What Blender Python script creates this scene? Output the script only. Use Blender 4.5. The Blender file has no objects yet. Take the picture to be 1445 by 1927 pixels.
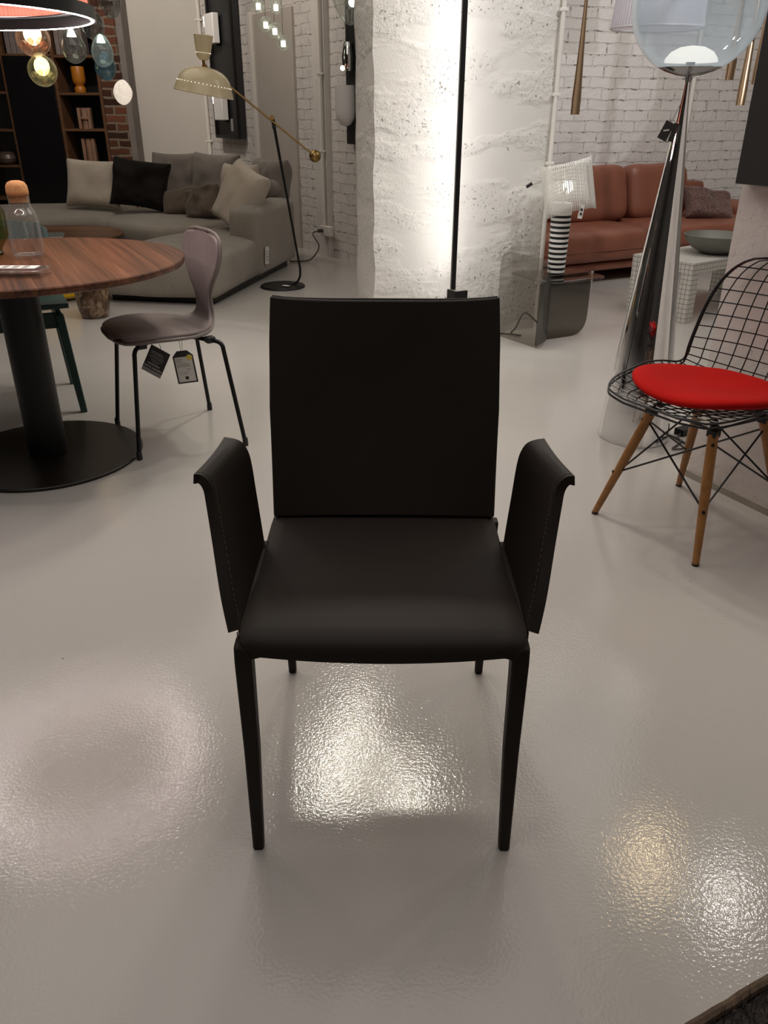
import bpy, bmesh, math, random
from mathutils import Vector, Matrix, noise

random.seed(7)
PI = math.pi
S = bpy.context.scene
COL = S.collection

# ------------------------------------------------------------------ camera
cam_d = bpy.data.cameras.new('camera')
cam = bpy.data.objects.new('camera', cam_d)
COL.objects.link(cam)
cam.location = (0, 0, 1.21)
cam.rotation_euler = (Matrix.Rotation(math.radians(63.2), 3, 'X') @ Matrix.Rotation(math.radians(0.24), 3, 'Z')).to_euler()
cam_d.sensor_fit = 'VERTICAL'
cam_d.sensor_height = 36.0
cam_d.lens = 1490.0 / 1927.0 * 36.0
cam_d.clip_start = 0.02
S.camera = cam
S.view_settings.view_transform = 'Standard'
S.view_settings.look = 'None'
S.view_settings.gamma = 1.0
S.view_settings.exposure = 0.0
S.view_settings.use_curve_mapping = False
try:
    S.cycles.use_denoising = True
    S.cycles.max_bounces = 10
    S.cycles.transparent_max_bounces = 24
    S.cycles.caustics_reflective = False
    S.cycles.caustics_refractive = False
    S.cycles.sample_clamp_indirect = 4.0
except Exception:
    pass

# ------------------------------------------------------------------ world and ceiling lights
W = bpy.data.worlds.new('world')
S.world = W
W.use_nodes = True
W.node_tree.nodes['Background'].inputs[0].default_value = (1.0, 0.93, 0.86, 1)
W.node_tree.nodes['Background'].inputs[1].default_value = 0.02


def light(name, kind, loc, energy, color=(1, 0.9, 0.8), target=None, **kw):
    d = bpy.data.lights.new(name, kind)
    d.energy = energy
    d.color = color
    for k, v in kw.items():
        setattr(d, k, v)
    o = bpy.data.objects.new(name, d)
    COL.objects.link(o)
    o.location = loc
    if target is not None:
        o.rotation_euler = (Vector(target) - Vector(loc)).to_track_quat('-Z', 'Y').to_euler()
    return o


WARM = (1.0, 0.89, 0.78)
# large soft areas added under the ceiling for general fill
light('ceiling_fill_near', 'AREA', (0.0, 1.75, 3.5), 72, (1.0, 0.93, 0.87), (0, 1.75, 0), shape='RECTANGLE', size=5.0, size_y=4.5)
light('ceiling_fill_right', 'AREA', (2.6, 5.2, 3.5), 48, (1.0, 0.94, 0.88), (2.6, 5.6, 0), shape='RECTANGLE', size=3.0, size_y=2.5)
light('ceiling_fill_left', 'AREA', (-2.4, 6.6, 3.5), 30, WARM, (-2.4, 6.8, 0), shape='RECTANGLE', size=3.0, size_y=3.0)
# ceiling spots whose reflections show on the glossy floor
SPOTS = [((-0.37, 4.05, 2.95), 40, (1, 0.93, 0.80)), ((0.18, 3.92, 2.95), 42, (1, 0.93, 0.80)),
         ((-0.21, 4.60, 2.95), 34, (1, 0.93, 0.80))]
for i, (l, e, c) in enumerate(SPOTS):
    light('ceiling_spot', 'SPOT', l, e, c, (l[0] * 0.8, l[1] - 0.9, 0), spot_size=math.radians(120), spot_blend=0.8, shadow_soft_size=0.085)
# wall washers
# wall lamps fixed to the black board at the right, above the picture
light('board_lamp', 'SPOT', (1.19, 2.43, 1.72), 12.0, (1, 0.76, 0.45), (0.50, 1.06, 0), spot_size=math.radians(62), spot_blend=0.7, shadow_soft_size=0.06)
light('board_lamp', 'SPOT', (1.36, 2.09, 1.52), 9.5, (1, 0.93, 0.86), (0.62, 0.95, 0), spot_size=math.radians(62), spot_blend=0.7, shadow_soft_size=0.065)
light('pillar_fill_spot', 'SPOT', (2.0, 3.7, 3.3), 85, (0.98, 0.98, 1.0), (0.68, 4.85, 1.15), spot_size=math.radians(50), spot_blend=0.6, shadow_soft_size=0.06)  # added spot that brightens the pillar's right face
light('low_spot_on_brick', 'SPOT', (2.5, 3.6, 1.75), 80, (0.95, 0.97, 1.0), (1.72, 7.4, 1.42), spot_size=math.radians(20), spot_blend=0.08, shadow_soft_size=0.02)
light('wall_washer_sofa', 'SPOT', (1.25, 5.1, 3.0), 36, (0.93, 0.96, 1.0), (1.75, 7.5, 1.2), spot_size=math.radians(58), spot_blend=0.25, shadow_soft_size=0.03)
light('wall_washer_right', 'SPOT', (3.0, 5.0, 3.2), 85, (1, 0.95, 0.9), (3.0, 7.6, 0.7), spot_size=math.radians(80), spot_blend=0.6, shadow_soft_size=0.05)
light('wall_washer_far', 'SPOT', (-2.6, 8.0, 3.3), 130, WARM, (-2.7, 10.4, 1.7), spot_size=math.radians(85), spot_blend=0.7, shadow_soft_size=0.06)
light('wall_washer_door', 'SPOT', (-1.9, 7.3, 3.3), 60, WARM, (-0.9, 8.6, 1.8), spot_size=math.radians(85), spot_blend=0.7, shadow_soft_size=0.06)

# ------------------------------------------------------------------ mesh helpers


class MB:
    def __init__(self):
        self.bm = bmesh.new()

    def box(self, c, s, R=None, taper=None):
        x, y, z = [v / 2 for v in s]
        vs = []
        for k, (a, b, d) in enumerate([(-1, -1, -1), (1, -1, -1), (1, 1, -1), (-1, 1, -1), (-1, -1, 1), (1, -1, 1), (1, 1, 1), (-1, 1, 1)]):
            t = taper if (taper and d > 0) else 1.0
            p = Vector((a * x * t, b * y * t, d * z))
            if R is not None:
                p = R @ p
            vs.append(self.bm.verts.new(p + Vector(c)))
        for f in [(0, 3, 2, 1), (4, 5, 6, 7), (0, 1, 5, 4), (1, 2, 6, 5), (2, 3, 7, 6), (3, 0, 4, 7)]:
            self.bm.faces.new([vs[i] for i in f])
        return self

    def hexa(self, bottom, top):
        vs = [self.bm.verts.new(p) for p in list(bottom) + list(top)]
        for f in [(0, 3, 2, 1), (4, 5, 6, 7), (0, 1, 5, 4), (1, 2, 6, 5), (2, 3, 7, 6), (3, 0, 4, 7)]:
            self.bm.faces.new([vs[i] for i in f])
        return self

    def tube(self, pts, r, n=10, closed=False, cap=True):
        pts = [Vector(p) for p in pts]
        m = len(pts)
        rs = r if isinstance(r, (list, tuple)) else [r] * m
        rings = []
        up = None
        for i in range(m):
            if closed:
                t = pts[(i + 1) % m] - pts[i - 1]
            else:
                t = pts[min(i + 1, m - 1)] - pts[max(i - 1, 0)]
            t.normalize()
            if up is None:
                up = Vector((0, 0, 1)) if abs(t.z) < 0.9 else Vector((1, 0, 0))
            up = (up - t * up.dot(t))
            if up.length < 1e-5:
                up = t.orthogonal()
            up.normalize()
            s = t.cross(up)
            rings.append([self.bm.verts.new(pts[i] + (up * math.cos(a) + s * math.sin(a)) * rs[i]) for a in [2 * PI * k / n for k in range(n)]])
        for i in range(m if closed else m - 1):
            a, b = rings[i], rings[(i + 1) % m]
            for k in range(n):
                self.bm.faces.new((a[k], a[(k + 1) % n], b[(k + 1) % n], b[k]))
        if cap and not closed:
            self.bm.faces.new(rings[0][::-1])
            self.bm.faces.new(rings[-1])
        return self

    def lathe(self, prof, n=40, c=(0, 0, 0), M=None, a0=0.0, a1=2 * PI):
        full = abs(a1 - a0 - 2 * PI) < 1e-6
        rings = []
        for r, z in prof:
            if r < 1e-6 and full:
                p = Vector((0, 0, z))
                if M is not None:
                    p = M @ p
                rings.append([self.bm.verts.new(p + Vector(c))])
                continue
            ring = []
            for k in range(n if full else n + 1):
                a = a0 + (a1 - a0) * k / n
                p = Vector((r * math.cos(a), r * math.sin(a), z))
                if M is not None:
                    p = M @ p
                ring.append(self.bm.verts.new(p + Vector(c)))
            rings.append(ring)
        for a, b in zip(rings[:-1], rings[1:]):
            m = n
            for k in range(m):
                k2 = (k + 1) % n if full else k + 1
                if len(a) == 1 and len(b) == 1:
                    continue
                if len(a) == 1:
                    self.bm.faces.new((a[0], b[k2], b[k]))
                elif len(b) == 1:
                    self.bm.faces.new((a[k], a[k2], b[0]))
                else:
                    self.bm.faces.new((a[k], a[k2], b[k2], b[k]))
        return self

    def ball(self, c, r, sc=(1, 1, 1), nu=24, nv=14):
        prof = [(math.sin(PI * i / nv), -math.cos(PI * i / nv)) for i in range(nv + 1)]
        prof[0] = (0, -1)
        prof[-1] = (0, 1)
        M = Matrix.Diagonal((r * sc[0], r * sc[1], r * sc[2]))
        return self.lathe(prof, nu, c, M)

    def prism(self, poly, z0, z1, M=None):
        lo = [Vector((p[0], p[1], z0)) for p in poly]
        hi = [Vector((p[0], p[1], z1)) for p in poly]
        if M is not None:
            lo = [M @ p for p in lo]
            hi = [M @ p for p in hi]
        a = [self.bm.verts.new(p) for p in lo]
        b = [self.bm.verts.new(p) for p in hi]
        n = len(a)
        self.bm.faces.new(a[::-1])
        self.bm.faces.new(b)
        for i in range(n):
            self.bm.faces.new((a[i], a[(i + 1) % n], b[(i + 1) % n], b[i]))
        return self

    def shell(self, fn, nu, nv, th):
        """solid sheet over fn(u,v), u,v in 0..1, thickened by th against the normal"""
        P = [[Vector(fn(i / nu, j / nv)) for j in range(nv + 1)] for i in range(nu + 1)]
        N = [[None] * (nv + 1) for _ in range(nu + 1)]
        for i in range(nu + 1):
            for j in range(nv + 1):
                du = P[min(i + 1, nu)][j] - P[max(i - 1, 0)][j]
                dv = P[i][min(j + 1, nv)] - P[i][max(j - 1, 0)]
                nn = du.cross(dv)
                N[i][j] = nn.normalized() if nn.length > 1e-9 else Vector((0, 0, 1))
        A = [[self.bm.verts.new(P[i][j]) for j in range(nv + 1)] for i in range(nu + 1)]
        B = [[self.bm.verts.new(P[i][j] - N[i][j] * th) for j in range(nv + 1)] for i in range(nu + 1)]
        for i in range(nu):
            for j in range(nv):
                self.bm.faces.new((A[i][j], A[i + 1][j], A[i + 1][j + 1], A[i][j + 1]))
                self.bm.faces.new((B[i][j], B[i][j + 1], B[i + 1][j + 1], B[i + 1][j]))
        for i in range(nu):
            self.bm.faces.new((A[i][0], B[i][0], B[i + 1][0], A[i + 1][0]))
            self.bm.faces.new((A[i][nv], A[i + 1][nv], B[i + 1][nv], B[i][nv]))
        for j in range(nv):
            self.bm.faces.new((A[0][j], A[0][j + 1], B[0][j + 1], B[0][j]))
            self.bm.faces.new((A[nu][j], B[nu][j], B[nu][j + 1], A[nu][j + 1]))
        return self

    def pillow(self, w, h, t, M=None, n=18, seed=0, wr=0.006, puff=0.45):
        """stuffed square cushion in the local XZ plane, thickness along Y"""
        top, bot = {}, {}
        for i in range(n + 1):
            for j in range(n + 1):
                a, b = 2 * i / n - 1, 2 * j / n - 1
                k = 1 - 0.10 * (1 - b * b) * abs(a) ** 3
                k2 = 1 - 0.10 * (1 - a * a) * abs(b) ** 3
                x, z = a * w / 2 * k, b * h / 2 * k2
                th = t / 2 * (max(0, (1 - a ** 4)) * max(0, (1 - b ** 4))) ** puff
                nz = noise.noise(Vector((a * 1.9 + seed * 3.1, b * 1.9, seed))) * wr * 2.2 + noise.noise(Vector((a * 5 + seed, b * 2.4, seed * 2.0))) * wr
                edge = i in (0, n) or j in (0, n)
                p = Vector((x, -th - (0 if edge else nz), z + h / 2))
                q = Vector((x, th + (0 if edge else nz), z + h / 2))
                if M is not None:
                    p, q = M @ p, M @ q
                top[i, j] = self.bm.verts.new(p)
                bot[i, j] = top[i, j] if edge else self.bm.verts.new(q)
        for i in range(n):
            for j in range(n):
                self.bm.faces.new((top[i, j], top[i + 1, j], top[i + 1, j + 1], top[i, j + 1]))
                f = [bot[i, j], bot[i, j + 1], bot[i + 1, j + 1], bot[i + 1, j]]
                try:
                    self.bm.faces.new(f)
                except ValueError:
                    pass
        return self

    def noise_push(self, amp, scale, seed=0.0):
        self.bm.normal_update()
        for v in self.bm.verts:
            v.co += v.normal * amp * noise.noise(v.co * scale + Vector((seed, seed, seed)))
        return self


def obj(name, mb, m=None, parent=None, world=False, smooth=True, bevel=0.0, seg=2, sub=0, ang=40, crease=False):
    me = bpy.data.meshes.new(name)
    bm = mb.bm
    bmesh.ops.remove_doubles(bm, verts=bm.verts, dist=1e-6)
    bmesh.ops.recalc_face_normals(bm, faces=bm.faces)
    bm.to_mesh(me)
    bm.free()
    if world and parent is not None:
        Mp = Matrix.LocRotScale(parent.location, parent.rotation_euler, parent.scale)
        if parent.parent is not None:
            g = parent.parent
            Mp = Matrix.LocRotScale(g.location, g.rotation_euler, g.scale) @ Mp
        me.transform(Mp.inverted())
    o = bpy.data.objects.new(name, me)
    COL.objects.link(o)
    if m is not None:
        me.materials.append(m)
    if smooth:
        for p in me.polygons:
            p.use_smooth = True
        me.set_sharp_from_angle(angle=math.radians(ang))
    if bevel:
        b = o.modifiers.new('bevel', 'BEVEL')
        b.width = bevel
        b.segments = seg
        b.limit_method = 'ANGLE'
        b.angle_limit = math.radians(35)
        b.harden_normals = False
    if sub:
        s = o.modifiers.new('subdivision', 'SUBSURF')
        s.levels = sub
        s.render_levels = sub
    if parent is not None:
        o.parent = parent
    return o


def tag(o, label, cat, group=None):
    o['label'] = label
    o['category'] = cat
    if group:
        o['group'] = group
    return o


def thing(name, label, cat, loc=(0, 0, 0), rotz=0.0, group=None):
    o = bpy.data.objects.new(name, None)
    COL.objects.link(o)
    o.empty_display_size = 0.1
    o.location = loc
    o.rotation_euler = (0, 0, rotz)
    return tag(o, label, cat, group)


def struct(o):
    o['kind'] = 'structure'
    return o


def dup(root, loc, rotz=None, label=None):
    r = root.copy()
    COL.objects.link(r)
    r.location = loc
    if rotz is not None:
        r.rotation_euler = (0, 0, rotz)
    if label:
        r['label'] = label
    for ch in list(root.children):
        c = ch.copy()
        COL.objects.link(c)
        c.parent = r
        for g in list(ch.children):
            d = g.copy()
            COL.objects.link(d)
            d.parent = c
    return r


def smooth_path(pts, k=6, closed=False):
    """Catmull-Rom through the points"""
    pts = [Vector(p) for p in pts]
    n = len(pts)
    out = []
    for i in range(n if closed else n - 1):
        p0 = pts[(i - 1) % n] if (closed or i > 0) else pts[0]
        p1 = pts[i]
        p2 = pts[(i + 1) % n]
        p3 = pts[(i + 2) % n] if (closed or i + 2 < n) else pts[-1]
        for j in range(k):
            t = j / k
            out.append(0.5 * ((2 * p1) + (p2 - p0) * t + (2 * p0 - 5 * p1 + 4 * p2 - p3) * t * t + (3 * p1 - p0 - 3 * p2 + p3) * t ** 3))
    if not closed:
        out.append(pts[-1])
    return out


def interp(tab, t):
    """linear look-up in [(t, value...)]"""
    if t <= tab[0][0]:
        return tab[0][1:]
    for a, b in zip(tab[:-1], tab[1:]):
        if t <= b[0]:
            k = (t - a[0]) / (b[0] - a[0])
            return tuple(x + (y - x) * k for x, y in zip(a[1:], b[1:]))
    return tab[-1][1:]


def densify(tab, k=5):
    return [tuple(p) for p in smooth_path([Vector(t) for t in tab], k)]


def smooth_prof(pts, k=3):
    return [(max(0.0, p[0]), p[1]) for p in smooth_path([Vector((r, z)) for r, z in pts], k)]


def sstep(a, b, x):
    t = min(1.0, max(0.0, (x - a) / (b - a)))
    return t * t * (3 - 2 * t)


def rounded(poly, r, n=5):
    out = []
    m = len(poly)
    rs = r if isinstance(r, (list, tuple)) else [r] * m
    for i in range(m):
        p = Vector(poly[i])
        a = (Vector(poly[i - 1]) - p)
        b = (Vector(poly[(i + 1) % m]) - p)
        ri = min(rs[i], a.length * 0.48, b.length * 0.48)
        A, B = p + a.normalized() * ri, p + b.normalized() * ri
        for k in range(n + 1):
            t = k / n
            out.append(tuple((1 - t) ** 2 * A + 2 * t * (1 - t) * p + t * t * B))
    return out


def text_mesh(body, size, M, name, m, parent, extrude=0.0003, align='CENTER'):
    cu = bpy.data.curves.new(name, 'FONT')
    cu.body = body
    cu.size = size
    cu.align_x = align
    cu.extrude = extrude
    t = bpy.data.objects.new(name, cu)
    COL.objects.link(t)
    dg = bpy.context.evaluated_depsgraph_get()
    me = bpy.data.meshes.new_from_object(t.evaluated_get(dg))
    bpy.data.objects.remove(t)
    me.transform(M)
    me.materials.clear()
    me.materials.append(m)
    o = bpy.data.objects.new(name, me)
    COL.objects.link(o)
    o.parent = parent
    return o


# ------------------------------------------------------------------ materials


def mat(name, col=(0.8, 0.8, 0.8), rough=0.5, metal=0.0, spec=0.5, emit=None, es=0.0, **kw):
    m = bpy.data.materials.new(name)
    m.use_nodes = True
    b = m.node_tree.nodes['Principled BSDF']
    b.inputs['Base Color'].default_value = (*col, 1)
    b.inputs['Roughness'].default_value = rough
    b.inputs['Metallic'].default_value = metal
    b.inputs['Specular IOR Level'].default_value = spec
    if emit:
        b.inputs['Emission Color'].default_value = (*emit, 1)
        b.inputs['Emission Strength'].default_value = es
    for k, v in kw.items():
        b.inputs[k.replace('_', ' ')].default_value = v
    return m


class NT:
    """small node-graph helper"""

    def __init__(self, m):
        self.t = m.node_tree
        self.b = self.t.nodes.get('Principled BSDF')
        self.out = self.t.nodes['Material Output']

    def n(self, kind, **kw):
        nd = self.t.nodes.new(kind)
        for k, v in kw.items():
            if k.startswith('i_'):
                nd.inputs[k[2:].replace('_', ' ')].default_value = v
            else:
                setattr(nd, k, v)
        return nd

    def l(self, a, b):
        self.t.links.new(a, b)

    def coord(self, scale=(1, 1, 1), rot=(0, 0, 0)):
        c = self.n('ShaderNodeTexCoord')
        mp = self.n('ShaderNodeMapping')
        mp.inputs['Scale'].default_value = scale
        mp.inputs['Rotation'].default_value = rot
        self.l(c.outputs['Object'], mp.inputs['Vector'])
        return mp.outputs['Vector']

    def noise(self, vec, scale, detail=3, rough=0.5, dist=0.0):
        nd = self.n('ShaderNodeTexNoise')
        nd.inputs['Scale'].default_value = scale
        nd.inputs['Detail'].default_value = detail
        nd.inputs['Roughness'].default_value = rough
        nd.inputs['Distortion'].default_value = dist
        self.l(vec, nd.inputs['Vector'])
        return nd.outputs['Fac']

    def ramp(self, fac, stops):
        r = self.n('ShaderNodeValToRGB')
        e = r.color_ramp.elements
        while len(e) < len(stops):
            e.new(0.5)
        for k, (p, c) in enumerate(stops):
            e[k].position = p
            e[k].color = (*c, 1) if len(c) == 3 else c
        self.l(fac, r.inputs['Fac'])
        return r.outputs['Color']

    def math(self, op, a, b=None, c=None):
        m = self.n('ShaderNodeMath', operation=op)
        for k, v in enumerate((a, b, c)):
            if v is None:
                continue
            if isinstance(v, (int, float)):
                m.inputs[k].default_value = v
            else:
                self.l(v, m.inputs[k])
        return m.outputs[0]

    def mix(self, fac, a, b, mode='MIX'):
        m = self.n('ShaderNodeMix', data_type='RGBA', blend_type=mode)
        for sock, v in ((m.inputs['Factor'], fac), (m.inputs['A'], a), (m.inputs['B'], b)):
            pass
        ins = [i for i in m.inputs if i.enabled]
        for sock, v in zip((m.inputs[0], m.inputs[6], m.inputs[7]), (fac, a, b)):
            if isinstance(v, (int, float)):
                sock.default_value = v
            elif isinstance(v, tuple):
                sock.default_value = (*v, 1)
            else:
                self.l(v, sock)
        return m.outputs[2]

    def bump(self, h, strength=0.3, dist=0.01, prev=None):
        b = self.n('ShaderNodeBump')
        b.inputs['Strength'].default_value = strength
        b.inputs['Distance'].default_value = dist
        self.l(h, b.inputs['Height'])
        if prev is not None:
            self.l(prev, b.inputs['Normal'])
        return b.outputs['Normal']

    def color(self, c):
        self.l(c, self.b.inputs['Base Color'])

    def normal(self, n):
        self.l(n, self.b.inputs['Normal'])


def noisy(name, col, rough, var=0.12, scale=8, bump=0.0, bscale=60, bdist=0.004, stretch=(1, 1, 1), **kw):
    m = mat(name, col, rough, **kw)
    t = NT(m)
    v = t.coord(stretch)
    f = t.noise(v, scale, 4)
    t.color(t.ramp(f, [(0.3, tuple(c * (1 - var) for c in col)), (0.7, tuple(min(1, c * (1 + var)) for c in col))]))
    if bump:
        t.normal(t.bump(t.noise(v, bscale, 4), bump, bdist))
    return m


def fabric(name, col, var=0.25, scale=350, bump=0.35, rough=0.95, sheen=0.25):
    m = mat(name, col, rough, spec=0.2)
    t = NT(m)
    v = t.coord()
    f = t.noise(v, scale, 3, 0.7)
    g = t.noise(v, 5, 3)
    c1 = t.ramp(f, [(0.3, tuple(c * (1 - var) for c in col)), (0.7, tuple(c * (1 + var) for c in col))])
    c2 = t.ramp(g, [(0.3, (0.88, 0.88, 0.88)), (0.7, (1.06, 1.06, 1.06))])
    t.color(t.mix(1.0, c1, c2, 'MULTIPLY'))
    t.normal(t.bump(f, bump, 0.002))
    m.node_tree.nodes['Principled BSDF'].inputs['Sheen Weight'].default_value = sheen
    return m


def floor_material():
    m = mat('floor_epoxy', (0.5, 0.47, 0.43), 0.16, spec=0.5)
    t = NT(m)
    v = t.coord()
    big = t.noise(v, 0.6, 3)
    base = t.ramp(big, [(0.3, (0.49, 0.463, 0.434)), (0.7, (0.54, 0.513, 0.484))])
    vor = t.n('ShaderNodeTexVoronoi', feature='F1')
    vor.inputs['Scale'].default_value = 9.0
    t.l(v, vor.inputs['Vector'])
    sel = t.math('LESS_THAN', vor.outputs['Distance'], 0.028)
    rnd = t.n('ShaderNodeSeparateColor')
    t.l(vor.outputs['Color'], rnd.inputs[0])
    rare = t.math('GREATER_THAN', rnd.outputs[0], 0.80)
    sp = t.math('MULTIPLY', sel, rare)
    # hairline scuffs
    sc = t.noise(t.coord((3, 3, 1), (0, 0, 0.6)), 2.2, 5, 0.75, 1.5)
    line = t.math('LESS_THAN', t.math('ABSOLUTE', t.math('SUBTRACT', sc, 0.5)), 0.0012)
    patch = t.math('GREATER_THAN', t.noise(v, 1.7, 2), 0.60)
    scuff = t.math('MULTIPLY', t.math('MULTIPLY', line, patch), 0.45)
    c = t.mix(sp, base, (0.08, 0.07, 0.06))
    c = t.mix(scuff, c, (0.2, 0.18, 0.16))
    t.color(c)
    peel = t.noise(v, 150, 2, 0.5)
    wave = t.noise(v, 7, 2, 0.5)
    n1 = t.bump(peel, 0.24, 0.0019)
    t.normal(t.bump(wave, 0.06, 0.012, n1))
    t.l(t.ramp(t.noise(v, 4, 3), [(0.3, (0.10, 0.10, 0.10)), (0.7, (0.145, 0.145, 0.145))]), t.b.inputs['Roughness'])
    return m


def brick_material(name, col, mortar, var, bump, dark, bw=0.26, rh=0.083, pits=True, ms=0.006):
    m = mat(name, col, 0.75, spec=0.3)
    t = NT(m)
    c = t.n('ShaderNodeTexCoord')
    sx = t.n('ShaderNodeSeparateXYZ')
    t.l(c.outputs['Object'], sx.inputs[0])
    cb = t.n('ShaderNodeCombineXYZ')
    t.l(sx.outputs['X'], cb.inputs['X'])
    t.l(sx.outputs['Z'], cb.inputs['Y'])
    wob = t.n('ShaderNodeTexNoise')
    wob.inputs['Scale'].default_value = 7
    wob.inputs['Detail'].default_value = 3
    t.l(c.outputs['Object'], wob.inputs['Vector'])
    sc = t.n('ShaderNodeVectorMath', operation='SCALE')
    t.l(wob.outputs['Color'], sc.inputs[0])
    sc.inputs['Scale'].default_value = 0.035
    ad = t.n('ShaderNodeVectorMath', operation='ADD')
    t.l(cb.outputs[0], ad.inputs[0])
    t.l(sc.outputs[0], ad.inputs[1])
    br = t.n('ShaderNodeTexBrick')
    br.inputs['Scale'].default_value = 1.0
    br.inputs['Brick Width'].default_value = bw
    br.inputs['Row Height'].default_value = rh
    br.inputs['Mortar Size'].default_value = ms
    br.inputs['Mortar Smooth'].default_value = 0.35
    br.inputs['Color1'].default_value = (*[k * (1 - var) for k in col], 1)
    br.inputs['Color2'].default_value = (*[min(1, k * (1 + var)) for k in col], 1)
    br.inputs['Mortar'].default_value = (*mortar, 1)
    t.l(ad.outputs[0], br.inputs['Vector'])
    fine = t.noise(c.outputs['Object'], 38, 5, 0.6)
    coarse = t.noise(c.outputs['Object'], 9, 4, 0.6)
    colr = br.outputs['Color']
    if pits:
        # open pits along the joints where the paint never reached
        pit = t.math('MULTIPLY', br.outputs['Fac'], t.math('GREATER_THAN', t.noise(c.outputs['Object'], 14, 5, 0.7), 0.56))
        spots = t.math('LESS_THAN', t.noise(c.outputs['Object'], 30, 3, 0.6), 0.29)
        colr = t.mix(t.math('MULTIPLY', t.math('MAXIMUM', pit, spots), dark), colr, (0.10, 0.09, 0.08))
    t.color(colr)
    h = t.math('ADD', t.math('MULTIPLY', t.math('SUBTRACT', 1.0, br.outputs['Fac']), 1.0), t.math('MULTIPLY', coarse, 1.3))
    n1 = t.bump(h, bump, 0.014)
    t.normal(t.bump(fine, 0.25, 0.006, n1))
    return m


def plaster_material(name, col, pits=1.0, lines=True, relief=0.5):
    m = mat(name, col, 0.7, spec=0.3)
    t = NT(m)
    c = t.n('ShaderNodeTexCoord')
    v = c.outputs['Object']
    sx = t.n('ShaderNodeSeparateXYZ')
    t.l(v, sx.inputs[0])
    patch = t.ramp(t.noise(t.coord((1, 1, 2.4)), 2.6, 3, 0.5), [(0.44, (0, 0, 0)), (0.56, (1, 1, 1))])
    rough = t.noise(v, 34, 5, 0.65)
    fine = t.noise(v, 110, 4, 0.6)
    sp = t.noise(v, 62, 3, 0.6)
    hole = t.math('MULTIPLY', t.math('LESS_THAN', sp, 0.37), patch)
    hole2 = t.math('LESS_THAN', t.noise(v, 24, 4, 0.6), 0.265)
    hh = t.math('MULTIPLY', t.math('MAXIMUM', hole, hole2), 0.75 * pits)
    colr = t.mix(hh, col, (0.16, 0.14, 0.12))
    rel = t.math('ADD', t.math('MULTIPLY', t.math('MULTIPLY', rough, patch), 1.9), t.math('MULTIPLY', fine, 0.3))
    rel = t.math('SUBTRACT', rel, t.math('MULTIPLY', hh, 1.0))
    if lines:
        zz = t.math('ADD', sx.outputs['Z'], t.math('MULTIPLY', t.noise(v, 1.5, 2), 0.015))
        fr = t.math('FRACT', t.math('MULTIPLY', zz, 3.6))
        ln = t.math('LESS_THAN', t.math('ABSOLUTE', t.math('SUBTRACT', fr, 0.5)), 0.012)
        rel = t.math('SUBTRACT', rel, t.math('MULTIPLY', ln, 0.4))
    t.color(colr)
    t.normal(t.bump(rel, relief, 0.012))
    return m


def walnut_material(name, c_dark, c_mid, c_light, rough=0.38, scale=1.0, rot=0.0, spec=0.4):
    m = mat(name, c_mid, rough, spec=spec)
    t = NT(m)
    c = t.n('ShaderNodeTexCoord')
    mp = t.n('ShaderNodeMapping')
    mp.inputs['Rotation'].default_value = (0, 0, rot)
    t.l(c.outputs['Object'], mp.inputs['Vector'])
    v = mp.outputs['Vector']
    sx = t.n('ShaderNodeSeparateXYZ')
    t.l(v, sx.inputs[0])
    plank = t.math('FLOOR', t.math('MULTIPLY', sx.outputs['Y'], 8.5 * scale))
    off = t.n('ShaderNodeCombineXYZ')
    t.l(t.math('MULTIPLY', plank, 3.37), off.inputs['X'])
    t.l(t.math('MULTIPLY', plank, 1.7), off.inputs['Z'])
    ad = t.n('ShaderNodeVectorMath', operation='ADD')
    t.l(v, ad.inputs[0])
    t.l(off.outputs[0], ad.inputs[1])
    st = t.n('ShaderNodeMapping')
    st.inputs['Scale'].default_value = (0.55 * scale, 14 * scale, 14 * scale)
    t.l(ad.outputs[0], st.inputs['Vector'])
    g1 = t.noise(st.outputs[0], 1.6, 5, 0.6, 0.5)
    st2 = t.n('ShaderNodeMapping')
    st2.inputs['Scale'].default_value = (1.2 * scale, 90 * scale, 90 * scale)
    t.l(ad.outputs[0], st2.inputs['Vector'])
    g2 = t.noise(st2.outputs[0], 1.0, 3, 0.6)
    col = t.ramp(g1, [(0.25, c_dark), (0.5, c_mid), (0.78, c_light)])
    tone = t.n('ShaderNodeTexWhiteNoise', noise_dimensions='1D')
    t.l(plank, tone.inputs['W'])
    k = t.math('ADD', t.math('MULTIPLY', tone.outputs['Value'], 0.55), 0.7)
    mul = t.n('ShaderNodeVectorMath', operation='SCALE')
    t.l(col, mul.inputs[0])
    t.l(k, mul.inputs['Scale'])
    fin = t.mix(0.25, mul.outputs[0], t.ramp(g2, [(0.35, c_dark), (0.65, c_light)]))
    t.color(fin)
    t.normal(t.bump(g2, 0.05, 0.002))
    return m


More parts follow.
